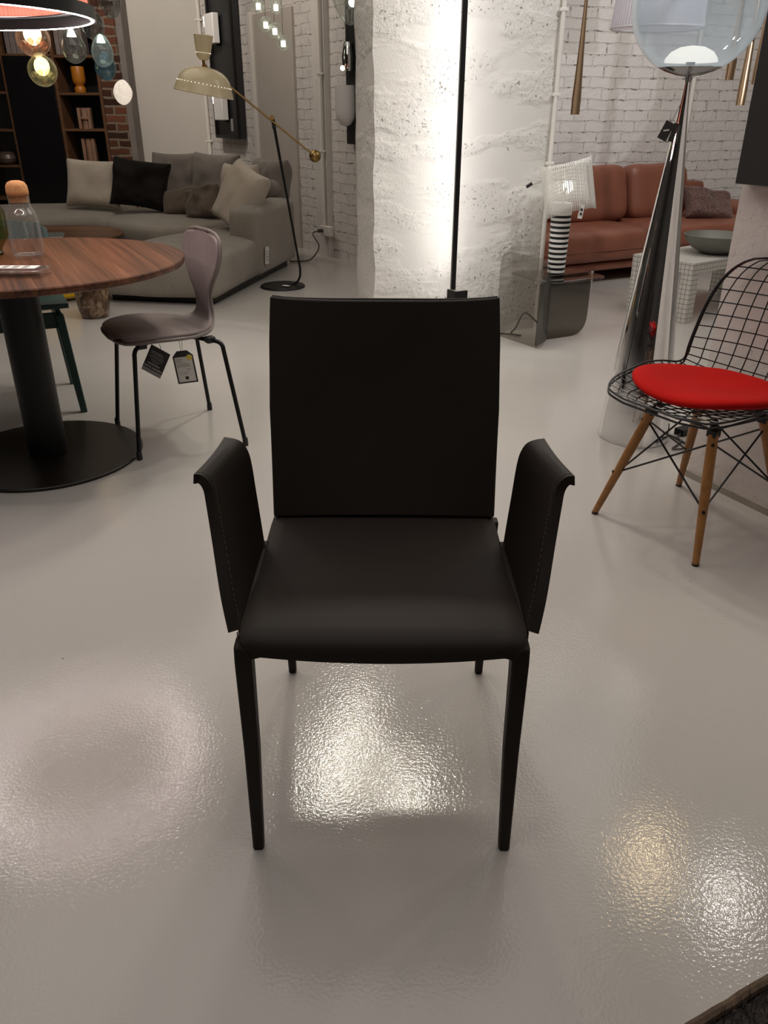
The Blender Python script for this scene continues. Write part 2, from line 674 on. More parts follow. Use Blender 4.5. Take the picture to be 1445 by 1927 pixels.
def glass(name, tint=(1, 1, 1), milk=0.0, milk_col=(1, 1, 1), gloss=1.0, rim=0.0, rexp=3.0):
    """thin-walled glass: tinted see-through with fresnel reflection and, for coated or opal glass, some scattering; rim adds milk that paints bright edges"""
    m = bpy.data.materials.new(name)
    m.use_nodes = True
    nt = m.node_tree
    nt.nodes.clear()
    o = nt.nodes.new('ShaderNodeOutputMaterial')
    tr = nt.nodes.new('ShaderNodeBsdfTransparent')
    tr.inputs[0].default_value = (*tint, 1)
    gl = nt.nodes.new('ShaderNodeBsdfGlossy')
    gl.inputs['Roughness'].default_value = 0.02
    lw = nt.nodes.new('ShaderNodeLayerWeight')
    lw.inputs[0].default_value = 0.5
    pw = nt.nodes.new('ShaderNodeMath')
    pw.operation = 'POWER'
    pw.inputs[1].default_value = 4.0
    nt.links.new(lw.outputs['Facing'], pw.inputs[0])
    ml = nt.nodes.new('ShaderNodeMath')
    ml.operation = 'MULTIPLY_ADD'
    ml.use_clamp = True
    ml.inputs[1].default_value = 0.85
    ml.inputs[2].default_value = 0.035 * gloss
    nt.links.new(pw.outputs[0], ml.inputs[0])
    base = tr.outputs[0]
    if milk > 0:
        df = nt.nodes.new('ShaderNodeBsdfDiffuse')
        df.inputs[0].default_value = (*milk_col, 1)
        tl = nt.nodes.new('ShaderNodeBsdfTranslucent')
        tl.inputs[0].default_value = (*milk_col, 1)
        mm = nt.nodes.new('ShaderNodeMixShader')
        mm.inputs[0].default_value = 0.5
        nt.links.new(df.outputs[0], mm.inputs[1])
        nt.links.new(tl.outputs[0], mm.inputs[2])
        m2 = nt.nodes.new('ShaderNodeMixShader')
        mk = nt.nodes.new('ShaderNodeMath')
        mk.operation = 'MULTIPLY_ADD'
        mk.use_clamp = True
        mk.inputs[1].default_value = rim  # bright glass edges painted in as extra milk
        mk.inputs[2].default_value = milk
        p2 = nt.nodes.new('ShaderNodeMath')
        p2.operation = 'POWER'
        p2.inputs[1].default_value = rexp
        nt.links.new(lw.outputs['Facing'], p2.inputs[0])
        nt.links.new(p2.outputs[0], mk.inputs[0])
        nt.links.new(mk.outputs[0], m2.inputs[0])
        nt.links.new(tr.outputs[0], m2.inputs[1])
        nt.links.new(mm.outputs[0], m2.inputs[2])
        base = m2.outputs[0]
    mx = nt.nodes.new('ShaderNodeMixShader')
    nt.links.new(ml.outputs[0], mx.inputs[0])
    nt.links.new(base, mx.inputs[1])
    nt.links.new(gl.outputs[0], mx.inputs[2])
    nt.links.new(mx.outputs[0], o.inputs[0])
    return m


def emitter(name, col, strength):
    m = bpy.data.materials.new(name)
    m.use_nodes = True
    nt = m.node_tree
    nt.nodes.clear()
    o = nt.nodes.new('ShaderNodeOutputMaterial')
    e = nt.nodes.new('ShaderNodeEmission')
    e.inputs[0].default_value = (*col, 1)
    e.inputs[1].default_value = strength
    nt.links.new(e.outputs[0], o.inputs[0])
    return m


M_floor = floor_material()
M_brick_white = brick_material('white_painted_brick', (0.66, 0.625, 0.595), (0.63, 0.595, 0.565), 0.03, 0.85, 0.75)
M_brick_red = brick_material('old_red_brick', (0.10, 0.036, 0.019), (0.20, 0.150, 0.112), 0.7, 0.6, 0.5, 0.25, 0.085, False, 0.014)
M_plaster = plaster_material('white_rough_concrete', (0.74, 0.72, 0.68))
M_plaster_grey = plaster_material('pale_rough_plaster', (0.73, 0.685, 0.655), 0.3, False, 0.16)
M_wall_plain = noisy('white_wall_paint', (0.62, 0.585, 0.54), 0.7, 0.04, 3, 0.2, 25, 0.004)
M_wall_dark = noisy('dark_wall_paint', (0.16, 0.15, 0.14), 0.7, 0.05, 3)
M_ceiling = noisy('ceiling_paint', (0.22, 0.21, 0.20), 0.8, 0.05, 2)
M_leather = noisy('dark_brown_leather', (0.0195, 0.0138, 0.0105), 0.58, 0.06, 10, 0.16, 420, 0.0008, spec=0.24)
M_stitch = mat('dark_grey_thread', (0.075, 0.068, 0.06), 0.8)
M_black = noisy('black_powder_coat', (0.0065, 0.0065, 0.0065), 0.42, 0.1, 20, spec=0.35)
M_black_soft = noisy('black_painted_wood', (0.018, 0.018, 0.019), 0.5, 0.08, 6)
M_wire = mat('black_wire_lacquer', (0.008, 0.008, 0.009), 0.3)
M_walnut = walnut_material('walnut_veneer', (0.024, 0.008, 0.004), (0.112, 0.040, 0.018), (0.27, 0.112, 0.052), rot=1.1, spec=0.25)
M_walnut_dark = walnut_material('dark_walnut_frame', (0.085, 0.040, 0.019), (0.155, 0.076, 0.038), (0.21, 0.108, 0.055), 0.4)
M_beech = walnut_material('honey_maple', (0.29, 0.125, 0.036), (0.40, 0.185, 0.058), (0.46, 0.225, 0.08), 0.38, 0.8)
M_red = fabric('red_seat_felt', (0.52, 0.005, 0.003), 0.08, 700, 0.12, 0.9, 0.0)
M_chrome = mat('polished_chrome', (0.86, 0.86, 0.87), 0.035, 1.0)
M_chrome_dark = mat('smoked_chrome', (0.30, 0.31, 0.31), 0.06, 1.0)
M_brass = noisy('aged_brass', (0.40, 0.27, 0.10), 0.32, 0.08, 20, metal=1.0)
M_bronze = mat('bronze_anodised', (0.58, 0.41, 0.26), 0.36, 1.0)
M_cream = mat('cream_lacquer', (0.78, 0.67, 0.43), 0.22)
M_sofa = fabric('grey_boucle', (0.30, 0.27, 0.225), 0.35, 260, 0.5)
M_cush_grey = fabric('dark_grey_linen', (0.215, 0.19, 0.165), 0.18, 300, 0.35)
M_cush_beige = fabric('light_beige_linen', (0.50, 0.44, 0.36), 0.12, 320, 0.3)
M_cush_white = fabric('ivory_linen', (0.60, 0.53, 0.44), 0.08, 320, 0.25)
M_cush_brown = fabric('brown_wool', (0.135, 0.105, 0.08), 0.2, 260, 0.4)
M_cush_black = mat('black_brown_velvet', (0.010, 0.0075, 0.0055), 0.8, spec=0.2, Sheen_Weight=0.06, Sheen_Roughness=0.4)
M_cush_purple = fabric('mauve_tweed', (0.145, 0.085, 0.075), 0.75, 90, 0.7)
M_ant = noisy('mauve_grey_leather', (0.285, 0.232, 0.225), 0.5, 0.08, 14, 0.2, 330, 0.001)
M_ant_edge = mat('grey_leather_edge', (0.20, 0.165, 0.155), 0.5)
M_redsofa = noisy('cognac_leather', (0.25, 0.090, 0.055), 0.45, 0.12, 6, 0.25, 70, 0.003)
M_bowl = mat('dark_grey_glaze', (0.17, 0.175, 0.15), 0.5)
M_green = noisy('dark_green_stain', (0.022, 0.058, 0.052), 0.45, 0.12, 12, stretch=(1, 1, 0.1))
M_yellow = fabric('mustard_fabric', (0.62, 0.37, 0.01), 0.1, 200, 0.2)
M_cork = noisy('cork', (0.50, 0.245, 0.095), 0.85, 0.15, 120, 0.3, 150)
M_white = mat('white_enamel', (0.80, 0.79, 0.77), 0.35)
M_white_trim = mat('white_trim_paint', (0.74, 0.71, 0.66), 0.5)
M_door = noisy('taupe_door_paint', (0.50, 0.455, 0.41), 0.55, 0.03, 4)
M_paper = mat('white_paper', (0.72, 0.70, 0.66), 0.8)
M_dark_card = mat('charcoal_card', (0.028, 0.025, 0.025), 0.6)
M_print = mat('printed_grey', (0.30, 0.29, 0.28), 0.8)
M_print_dark = mat('printed_black', (0.03, 0.03, 0.03), 0.8)
M_sticker = mat('yellow_sticker', (0.80, 0.62, 0.12), 0.6)
M_cable = mat('dark_cable', (0.05, 0.045, 0.04), 0.5)
M_orange = mat('ochre_glaze', (0.42, 0.15, 0.012), 0.4)
M_terra = noisy('terracotta_relief', (0.27, 0.155, 0.10), 0.7, 0.12, 12)
M_book = noisy('grey_book_spine', (0.20, 0.165, 0.155), 0.7, 0.15, 14)
M_black_gloss = mat('black_glass_door', (0.006, 0.006, 0.007), 0.07, spec=0.45)
M_shelf_back = mat('black_back_panel', (0.004, 0.004, 0.005), 0.4)
M_shelf_metal = mat('dark_metal_back', (0.10, 0.10, 0.105), 0.3, 0.9)
M_grid = None
G_clear = glass('clear_glass', (0.98, 0.985, 0.98), 0.015, (0.95, 0.95, 0.95), gloss=1.6, rim=0.9, rexp=7.0)
G_acryl = glass('clear_acrylic', (0.95, 0.96, 0.95), 0.02, (0.9, 0.9, 0.9), gloss=3.2, rim=0.4, rexp=8.0)
G_olive = glass('olive_glass', (0.56, 0.56, 0.22), gloss=1.6)
G_smoke = glass('smoked_glass', (0.80, 0.785, 0.76), gloss=1.2)
G_smoke_dark = glass('deep_smoked_glass', (0.44, 0.43, 0.40), gloss=1.2)
G_sphere = glass('iridescent_glass', (0.92, 0.96, 1.0), 0.31, (0.76, 0.88, 0.98), gloss=1.2, rim=0.9)
G_copper = glass('copper_glass', (0.86, 0.66, 0.55), 0.06, (0.9, 0.65, 0.5), gloss=2.6, rim=0.5)
G_yellow = glass('pale_yellow_glass', (0.95, 0.93, 0.78), 0.04, (0.9, 0.88, 0.65), gloss=2.6, rim=0.5)
G_grey = glass('grey_glass', (0.62, 0.63, 0.62), 0.10, (0.4, 0.42, 0.42), gloss=2.2, rim=0.3)
G_blue = glass('blue_glass', (0.36, 0.58, 0.68), 0.22, (0.25, 0.50, 0.62), gloss=2.2)
G_ice = glass('ice_blue_glass', (0.70, 0.80, 0.84), 0.20, (0.62, 0.75, 0.80), gloss=2.4, rim=0.6)
G_bubble = glass('bubble_glass', (0.95, 0.97, 0.94), 0.06, (0.9, 0.95, 0.9), gloss=2.0, rim=0.6, rexp=5.0)
E_led = emitter('led_strip', (1.0, 0.97, 0.94), 34.0)
E_ring = emitter('ring_led', (1.0, 0.86, 0.83), 105.0)
E_bulb = emitter('warm_bulb', (1.0, 0.84, 0.62), 5.0)
E_bulb_y = emitter('yellow_bulb', (1.0, 0.86, 0.42), 3.0)
E_bulb_g = emitter('greenish_bulb', (0.95, 1.0, 0.78), 4.0)
E_slot = emitter('lit_slot', (1.0, 0.96, 0.88), 7.0)
E_dome = emitter('lit_diffuser', (1.0, 0.95, 0.84), 1.25)
E_opal = emitter('lit_opal_glass', (1.0, 0.88, 0.74), 0.9)
M_opal = noisy('lit_opal_glass_shell', (0.85, 0.80, 0.74), 0.3, 0.03, 14, 1.0, 22, 0.05, emit=(1.0, 0.86, 0.70), es=0.60)
E_hole = emitter('lit_perforation', (1.0, 0.93, 0.78), 1.6)

# ------------------------------------------------------------------ setting
struct(obj('floor', MB().box((0.5, 4.5, -0.05), (15, 17, 0.1)), M_floor))
struct(obj('ceiling', MB().box((0.5, 4.5, 3.85), (15, 17, 0.1)), M_ceiling))
struct(obj('wall_front', MB().box((0.5, -4.0, 1.9), (15, 0.2, 3.8)), M_wall_dark))
struct(obj('wall_side', MB().box((-6.6, 4.0, 1.9), (0.2, 16.2, 3.8)), M_wall_dark))
struct(obj('wall_right', MB().box((7.2, 4.0, 1.9), (0.2, 16.2, 3.8)), M_wall_plain))


def wall_obj(name, p, d, length, height, thick, m, z0=0.0):
    """wall whose front face starts at p and runs along d; thickness goes away from the room"""
    d = Vector((d[0], d[1])).normalized()
    o = obj(name, MB().box((length / 2, thick / 2, height / 2), (length, thick, height)), m, smooth=False)
    o.location = (p[0], p[1], z0)
    o.rotation_euler = (0, 0, math.atan2(d.y, d.x))
    return struct(o)


# brick wall behind the cognac sofa
wall_obj('wall_back', (0.30, 6.98), (0.92, 0.39), 6.9, 3.8, 0.25, M_brick_white)
# oblique brick wall with the flush door, running from behind the pillar to the far corner
OB = Vector((-0.264, 7.346, 0))
OD = Vector((-0.53, 0.848, 0)).normalized()
ON = Vector((-0.848, -0.53, 0)).normalized()          # towards the room
OROT = math.atan2(-OD.y, -OD.x)


def ob(s, z, off=0.0):
    p = OB + OD * s + ON * off
    return Vector((p.x, p.y, z))


p_start = ob(3.62, 0)
wall_obj('wall_left', (p_start.x, p_start.y), (-OD.x, -OD.y), 4.25, 3.8, 0.25, M_brick_white)
wall_obj('wall_far', (-2.90, 10.24), (1, 0), 1.1, 3.8, 0.25, noisy('smooth_white_plaster', (0.60, 0.57, 0.52), 0.7, 0.03, 2, 0.35, 11, 0.006))
wall_obj('wall_far_back', (-6.6, 10.62), (1, 0), 3.6, 3.8, 0.25, M_brick_red)
wall_obj('wall_far_brick', (-3.163, 10.00), (1, 0), 0.245, 3.8, 0.60, M_brick_red)
# grey trim where the plaster stops against the dark brick
struct(obj('trim_1', MB().box((-2.882, 10.13, 1.9), (0.066, 0.29, 3.8)), noisy('grey_trim', (0.20, 0.175, 0.16), 0.7), smooth=False))
# flush door and its white jamb
RM = Matrix.Rotation(OROT, 3, 'Z')
dp = ob(1.46, 1.02, 0.012)
struct(obj('door_1', MB().box(dp, (0.84, 0.035, 2.04), RM), M_door, bevel=0.003))
j = MB()
j.box(ob(1.920, 1.03, 0.025), (0.075, 0.06, 2.06), RM)
struct(obj('trim_2', j, M_white_trim, bevel=0.003))
pier = ob(0.515, 1.9, 0.0)
struct(obj('trim_3', MB().box(pier, (0.22, 0.10, 3.8), RM), noisy('white_pier_paint', (0.66, 0.63, 0.59), 0.7, 0.05, 6, 0.3, 20)))

# pillar: rough concrete, five visible corners
pil = [(-0.175, 5.20), (-0.062, 4.69), (0.330, 4.655), (0.935, 4.985), (1.02, 5.55), (-0.10, 5.60)]
mb = MB()
ring = []
NZ = 46
edge_pts = []
for i in range(6):
    a, b = Vector(pil[i]), Vector(pil[(i + 1) % 6])
    k = 10
    for q in range(k):
        edge_pts.append(a + (b - a) * q / k)
rows = []
for r in range(NZ + 1):
    z = 3.8 * r / NZ
    row = []
    for q, e in enumerate(edge_pts):
        j_ = 0.006 if q % 10 else 0.013
        nx = noise.noise(Vector((e.x * 6, e.y * 6, z * 5))) * j_
        ny = noise.noise(Vector((e.x * 6 + 9, e.y * 6, z * 5 + 4))) * j_
        row.append(mb.bm.verts.new((e.x + nx, e.y + ny, z)))
    rows.append(row)
for a, b in zip(rows[:-1], rows[1:]):
    for k in range(len(a)):
        mb.bm.faces.new((a[k], a[(k + 1) % len(a)], b[(k + 1) % len(b)], b[k]))
struct(obj('pillar', mb, M_plaster, ang=28))

# stub wall on the right, its face turned to the camera's left
cd = Vector((0.165, -0.326)).normalized()
c0 = Vector((1.130, 2.708))
cn = Vector((-cd.y, cd.x)) * -1.0
cn = Vector((-0.326, -0.165)).normalized()             # towards the room
q = [c0, c0 + cd * 1.35, c0 + cd * 1.35 - cn * 0.6, c0 - cn * 0.6]
struct(obj('wall_stub', MB().prism([tuple(v) for v in q], 0, 3.8), M_plaster_grey, smooth=False))
b0 = c0 + cn * 0.006
q = [b0, b0 + cd * 1.35, b0 + cd * 1.35 - cn * 0.006, b0 - cn * 0.006]
struct(obj('baseboard_right', MB().prism([tuple(v) for v in q], 0, 0.025), noisy('dusty_skirting', (0.36, 0.33, 0.28), 0.7), smooth=False))


def conduit(label, x, y, z0, z1, r=0.012, clips=(0.9, 1.5, 2.1)):
    t = thing('conduit_pipe', label, 'pipe', (x, y, z0), group=None)
    obj('pipe', MB().tube([(0, 0, 0), (0, 0, z1 - z0)], r, 12), M_white_trim, t)
    for c in clips:
        obj('clip', MB().box((0, 0.002, c - z0), (r * 3.6, r * 2.4, 0.016)), M_white_trim, t, bevel=0.002)
    return t


p = ob(3.32, 0, 0.03)
conduit('white conduit pipe in the far corner behind the grey sofa', p.x, p.y, 0.0, 3.8, 0.022)
p = ob(0.435, 0, 0.075)
conduit('white conduit pipe dropping to the wall socket', p.x, p.y, 0.27, 3.8, 0.016)
conduit('white conduit pipe running up the right edge of the concrete pillar', 0.945, 4.965, 0.0, 3.8, 0.013, (0.28, 0.95, 1.30, 1.7))
wb = Vector((0.30, 6.98, 0)) + Vector((0.92, 0.39, 0)).normalized() * 2.62 + Vector((0.39, -0.92, 0)).normalized() * 0.03
conduit('white conduit pipe on the brick wall behind the chrome floor lamp', wb.x, wb.y, 0.0, 3.8, 0.02)
# wall socket with its cable
p = ob(0.40, 0.235, 0.07)
sk = thing('wall_socket', 'double white wall socket low on the brick with a plug in it', 'socket', p, OROT)
obj('socket_plate', MB().box((0, 0, 0), (0.17, 0.05, 0.085)), M_white_trim, sk, bevel=0.006)
obj('plug', MB().tube([(-0.035, -0.02, 0.0), (-0.035, -0.07, 0.0)], 0.016, 12), M_cable, sk)
a = ob(0.435, 0.232, 0.14)
cab = smooth_path([a, a + Vector((-0.05, -0.03, -0.02)), (-0.60, 7.50, 0.12), (-0.655, 7.45, 0.03), (-0.72, 7.40, 0.008), (-0.86, 7.38, 0.008)], 8)
tag(obj('power_cable', MB().tube(cab, 0.006, 8), M_cable), 'thin dark cable hanging from the wall socket to the floor', 'cable')

# ------------------------------------------------------------------ dark leather armchair (foreground)
ch = thing('armchair', 'dark brown leather armchair with slim wrapped legs, front and centre', 'chair', (0, 1.28, 0))
SE = [(0.0, 1.512, .446, .2325), (0.1, 1.46, .448, .2335), (0.35, 1.33, .446, .2345), (0.6, 1.19, .450, .2355), (0.78, 1.108, .456, .2365),
      (0.87, 1.072, .453, .237), (0.93, 1.052, .444, .232), (0.975, 1.043, .432, .222), (1.0, 1.041, .420, .2135)]


def seat_fn(u, v):
    y, z, w = interp(SE, v)
    a = 2 * u - 1
    z += 0.004 * (1 - a * a) * math.sin(PI * min(1, v / 0.9)) - 0.006 * max(0, (abs(a) - 0.93) / 0.07) ** 2
    if v > 0.9:
        z -= 0.009 * (1 - a * a) * (v - 0.9) / 0.1
        y -= 0.006 * (1 - a * a)
    return (a * w - 0.001, y, z)


obj('seat', MB().shell(seat_fn, 28, 40, -0.026), M_leather, ch, world=True, ang=60)


def back_fn(u, v):
    a = 2 * u - 1
    w = interp([(0, .2285), (0.12, .2305), (0.5, .2365), (0.8, .2345), (1, .2300)], v)[0]
    y = 1.502 + 0.135 * v + 0.018 * math.sin(PI * v) * (1 - a * a) + 0.010 * (1 - a * a) * v
    z = 0.440 + 0.430 * v - 0.007 * (1 - a ** 4) * v ** 6 + 0.002
    e = max(0, (abs(a) - 0.95) / 0.05)
    return (a * w, y + 0.004 * e * e, z)


obj('backrest', MB().shell(back_fn, 24, 30, -0.024), M_leather, ch, world=True, bevel=0.004, ang=60)
pb = MB()
for s in (0, 1):
    pb.tube([Vector(back_fn(s, v / 24)) + Vector((0, -0.001, 0)) for v in range(25)], 0.0028, 8)
pb.tube([Vector(back_fn(v / 20, 1)) + Vector((0, 0.002, 0.0015)) for v in range(21)], 0.0025, 8)
obj('piping', pb, M_leather, ch, world=True)
for s in (-1, 1):
    FR = smooth_path([(.2370, 1.072, .451), (.2530, 1.110, .495), (.274, 1.175, .56), (.288, 1.215, .605), (.2955, 1.234, .630), (.304, 1.239, .645), (.315, 1.240, .6535), (.326, 1.237, .6555)], 5)
    RR = smooth_path([(.2345, 1.370, .428), (.2405, 1.375, .495), (.2465, 1.379, .56), (.251, 1.382, .61), (.256, 1.384, .636), (.266, 1.385, .655), (.281, 1.385, .663), (.299, 1.383, .667)], 5)

    def arm_fn(u, v, s=s, FR=FR, RR=RR):
        k = v * (len(FR) - 1)
        i = min(int(k), len(FR) - 2)
        t = k - i
        f = FR[i].lerp(FR[i + 1], t)
        r = RR[i].lerp(RR[i + 1], t)
        p = f.lerp(r, u)
        p.x += 0.004 * math.sin(PI * u) * (1 - v) - 0.004 * math.sin(PI * u) * max(0, v - 0.8) / 0.2
        return (p.x * s, p.y, p.z)
    if s < 0:
        fn = arm_fn
    else:
        def fn(u, v, g=arm_fn):
            return g(1 - u, v)
    obj('armrest', MB().shell(fn, 22, 36, 0.019), M_leather, ch, world=True, bevel=0.003, ang=50)
    st = MB()
    for k in range(52):
        v0, v1 = 0.03 + 0.95 * k / 52, 0.03 + 0.95 * (k + 0.6) / 52
        e = 0.055
        st.tube([Vector(arm_fn(e, v0)) + Vector((-s * 0.0006, -0.0004, 0)), Vector(arm_fn(e, v1)) + Vector((-s * 0.0006, -0.0004, 0))], 0.0006, 5)
    obj('stitching', st, M_stitch, ch, world=True)
for s in (-1, 1):
    # front leg: tapered square, top mitred into the seat corner
    cx = -0.0025
    lb = []
    for z, xo, xi, yf, yb in ((0.0, .2345, .2165, 1.017, 1.035), (0.004, .2355, .2155, 1.016, 1.036), (0.22, .238, .212, 1.033, 1.060),
                              (0.405, .2415, .2125, 1.042, 1.075), (0.430, .2415, .2130, 1.046, 1.078), (0.450, .2405, .2340, 1.062, 1.079)):
        lb.append([(s * xo + cx, yf, z), (s * xi + cx, yf, z), (s * xi + cx, yb, z), (s * xo + cx, yb, z)])
    m_ = MB()
    lb = lb[:-1] + [[(p[0], p[1], min(p[2], .437)) for p in lb[-1]]]
    rr = [[m_.bm.verts.new(p) for p in r] for r in lb]
    for a, b in zip(rr[:-1], rr[1:]):
        for k in range(4):
            m_.bm.faces.new((a[k], a[(k + 1) % 4], b[(k + 1) % 4], b[k]))
    m_.bm.faces.new(rr[0])
    m_.bm.faces.new(rr[-1])
    obj('leg', m_, M_leather, ch, world=True, bevel=0.0045, seg=3)
    sm = [(s * .2365 + cx, 1.066, .4500), (s * .231 + cx, 1.047, .4385), (s * .222 + cx, 1.040, .428), (s * .2125 + cx, 1.0395, .414)]
    obj('seam', MB().tube(smooth_path(sm, 5), 0.0013, 6), M_leather, ch, world=True)
for s in (-1, 1):
    X = s * 0.2245 + 0.0055
    m_ = MB()
    m_.hexa([(X - .009, 1.529, 0), (X + .009, 1.529, 0), (X + .009, 1.546, 0), (X - .009, 1.546, 0)],
            [(X - .014, 1.492, .432), (X + .014, 1.492, .432), (X + .014, 1.52, .432), (X - .014, 1.52, .432)])
    obj('leg', m_, M_leather, ch, world=True, bevel=0.004, seg=3)
for s in (-1, 1):
    obj('arm_bracket', MB().tube([(s * .236, 1.355, .438), (s * .242, 1.37, .452)], 0.006, 8), M_black, ch, world=True)
    obj('side_rail', MB().box((s * 0.2350, 1.235, 0.429), (0.013, 0.31, 0.030)), M_leather, ch, world=True, bevel=0.004)

# ------------------------------------------------------------------ round dining table
TX, TY, TR = -1.297, 2.92, 0.568
tb = thing('dining_table', 'round walnut pedestal dining table at the left with a black disc base', 'table', (TX, TY, 0))
obj('tabletop', MB().lathe([(0, .707), (TR - .02, .707), (TR - .004, .712), (TR, .722), (TR, .731), (TR - .003, .735), (0, .735)], 96), M_walnut, tb, ang=25)
obj('pedestal', MB().lathe([(0.071, 0.012), (0.0705, .707)], 48, (-.022, -.035, 0)), M_black, tb)
obj('base_plate', MB().lathe([(0, 0), (.352, 0), (.355, .003), (.355, .010), (.352, .013), (0, .013)], 96, (-.022, -.035, 0)), noisy('black_steel_plate', (0.013, 0.0095, 0.007), 0.36, 0.15, 6, spec=0.4), tb, ang=30)

# things on the table
cf = thing('carafe', 'clear glass carafe with a rounded cork stopper on the walnut table', 'carafe', (-1.292, 2.985, .735))
couter = [(0, 0), (.040, 0), (.048, .005), (.0525, .020), (.0545, .06), (.0540, .105), (.0525, .128), (.0490, .146), (.0420, .160), (.0370, .172), (.0355, .184), (.0355, .208), (.0330, .208)]
cinner = [(.0330, .184), (.0345, .172), (.0395, .160), (.0465, .146), (.0500, .128), (.0515, .105), (.0520, .06), (.0495, .022), (.044, .010), (0, .007)]
obj('bottle', MB().lathe(smooth_prof(couter) + smooth_prof(cinner), 48), G_clear, cf, ang=50)
obj('stopper', MB().lathe([(0, .186), (.0315, .186), (.0328, .207), (.0365, .209), (.0375, .222), (.0355, .240), (.028, .252), (.014, .257), (0, .258)], 36), M_cork, cf, ang=60)
bo = thing('bottle', 'olive green glass bottle at the left edge of the walnut table', 'bottle', (-1.437, 3.03, .735))
obj('vessel', MB().lathe([(0, 0), (.030, 0), (.032, .008), (.028, .016), (.034, .03), (.056, .058), (.060, .068), (.060, .150), (.056, .162), (.035, .190), (.030, .200), (.030, .215)], 36), G_olive, bo, ang=30)
ac = thing('acrylic_block', 'clear acrylic display block holding a white card on the walnut table', 'display block', (-1.225, 2.618, .735), 0.02)
obj('block', MB().box((0, 0, .012), (.27, .105, .024)), G_acryl, ac, bevel=0.004)
obj('card', MB().box((0.01, .012, .0248), (.19, .055, .0012)), M_paper, ac)
ln = MB()
for k in range(5):
    ln.box((-0.06 + 0.032 * k, .012, .0257), (.018, .04, .0006))
obj('printed_lines', ln, M_print, ac)

# ------------------------------------------------------------------ leather shell chair beside the table
fx, fy = -0.80, -0.60
AR = math.atan2(fy, fx)
an = thing('shell_chair', 'mauve grey leather shell chair with thin black legs beside the walnut table', 'chair', (-0.864, 3.116, 0), AR)
# local: +x forward, profile (s, x, z, halfwidth)
AP = [(0.0, .215, .425, .045), (0.015, .212, .431, .105), (0.04, .202, .438, .150), (0.10, .162, .445, .190), (0.18, .10, .448, .212), (0.28, .03, .446, .216), (0.38, -.04, .442, .200),
      (0.45, -.092, .442, .165), (0.505, -.135, .447, .120), (0.545, -.162, .463, .086), (0.58, -.175, .490, .066), (0.62, -.180, .525, .058), (0.665, -.183, .565, .066), (0.73, -.187, .618, .104),
      (0.80, -.192, .672, .144), (0.86, -.197, .716, .160), (0.91, -.201, .752, .159), (0.95, -.205, .778, .145), (0.98, -.208, .796, .110), (1.0, -.209, .803, .058)]


AP = densify(AP)


def ant_fn(u, v):
    x, z, w = interp(AP, v)
    a = 2 * u - 1
    c = 0.010 * a * a * (1 - sstep(.38, .55, v))
    f = 0.014 * a * a * sstep(.58, .72, v)
    return (x + f, a * w, z + c)


obj('shell', MB().shell(lambda u, v: ant_fn(1 - u, v), 14, 60, 0.016), M_ant, an, ang=70, sub=1)
rim_pts = [ant_fn(0, v / 50) for v in range(51)] + [ant_fn(1, 1 - v / 50) for v in range(51)]
obj('edge_welt', MB().tube([Vector(p) + Vector((0.0, 0, -0.004 if p[2] < .5 else 0)) for p in rim_pts], 0.0065, 8, closed=True), M_ant_edge, an)
feet = [(-0.950, 2.838), (-1.149, 3.216), (-0.793, 3.419), (-0.563, 2.991)]
for fxw, fyw in feet:
    d = Vector((fxw + 0.864, fyw - 3.116))
    l = Matrix.Rotation(-AR, 2) @ d
    tp = l * 0.80
    inn = l * 0.28
    path = [(l.x, l.y, 0.012), (tp.x, tp.y, .385)] + [tuple(Vector((tp.x, tp.y, .385)).lerp(Vector((tp.x, tp.y, .418)), k / 4).lerp(Vector((tp.x, tp.y, .418)).lerp(Vector((tp.x * .86, tp.y * .86, .418)), k / 4), k / 4)) for k in range(1, 5)] + [(inn.x, inn.y, .424)]
    lg = obj('leg', MB().tube(path, 0.0085, 12), M_black, an)
    obj('foot_cap', MB().lathe([(0, 0), (.011, 0), (.0115, .004), (.0105, .03), (.009, .034), (0, .034)], 16, (l.x, l.y, 0)), M_black_soft, lg)
    cp = l * 0.62
    obj('clamp', MB().box((cp.x, cp.y, .421), (.035, .035, .024)), M_black_soft, an, bevel=0.004)
obj('mounting_plate', MB().lathe([(0, .424), (.075, .424), (.078, .430), (0, .430)], 24), M_black, an)


def hang_tag(label, pos, rotz, tilt, w, h, m, chamfer):
    t = thing('hang_tag', label, 'price tag', pos, rotz)
    R = Matrix.Rotation(tilt, 4, 'Y')
    c = chamfer
    poly = [(-w / 2, -h), (w / 2, -h), (w / 2, -c), (w / 2 - c, 0), (-w / 2 + c, 0), (-w / 2, -c)] if c else [(-w / 2, -h), (w / 2, -h), (w / 2, 0), (-w / 2, 0)]
    M = R @ Matrix.Rotation(PI / 2, 4, 'X')
    card = obj('card', MB().prism(poly, -0.001, 0.001, M), m, t, smooth=False)
    return t, card, M


# tag plane faces the camera: local -y looks towards the camera
t1, c1, M1 = hang_tag('charcoal hang tag with pale lettering, tilted, under the shell chair seat', (-0.838, 2.92, .413), -0.1, 0.50, .078, .108, M_dark_card, 0)
obj('string', MB().tube([(0, 0, 0), (-0.004, 0.004, .02)], 0.0012, 6), M_print_dark, t1)
obj('strip', MB().prism([(-.039, -.108), (.039, -.108), (.039, -.092), (-.039, -.092)], 0.001, 0.0016, M1), M_print, t1, smooth=False)
lm = MB()
for k, (x0, x1, y, hh) in enumerate([(-.03, .016, -.020, .003), (-.03, .022, -.027, .003), (-.028, .026, -.036, .0022), (-.028, .026, -.043, .0022), (-.02, .022, -.052, .0022), (-.014, .012, -.060, .0022), (-.026, .022, -.070, .006)]):
    lm.prism([(x0, y - hh / 2), (x1, y - hh / 2), (x1, y + hh / 2), (x0, y + hh / 2)], 0.001, 0.0015, M1)
obj('printed_lines', lm, M_print, t1, smooth=False)
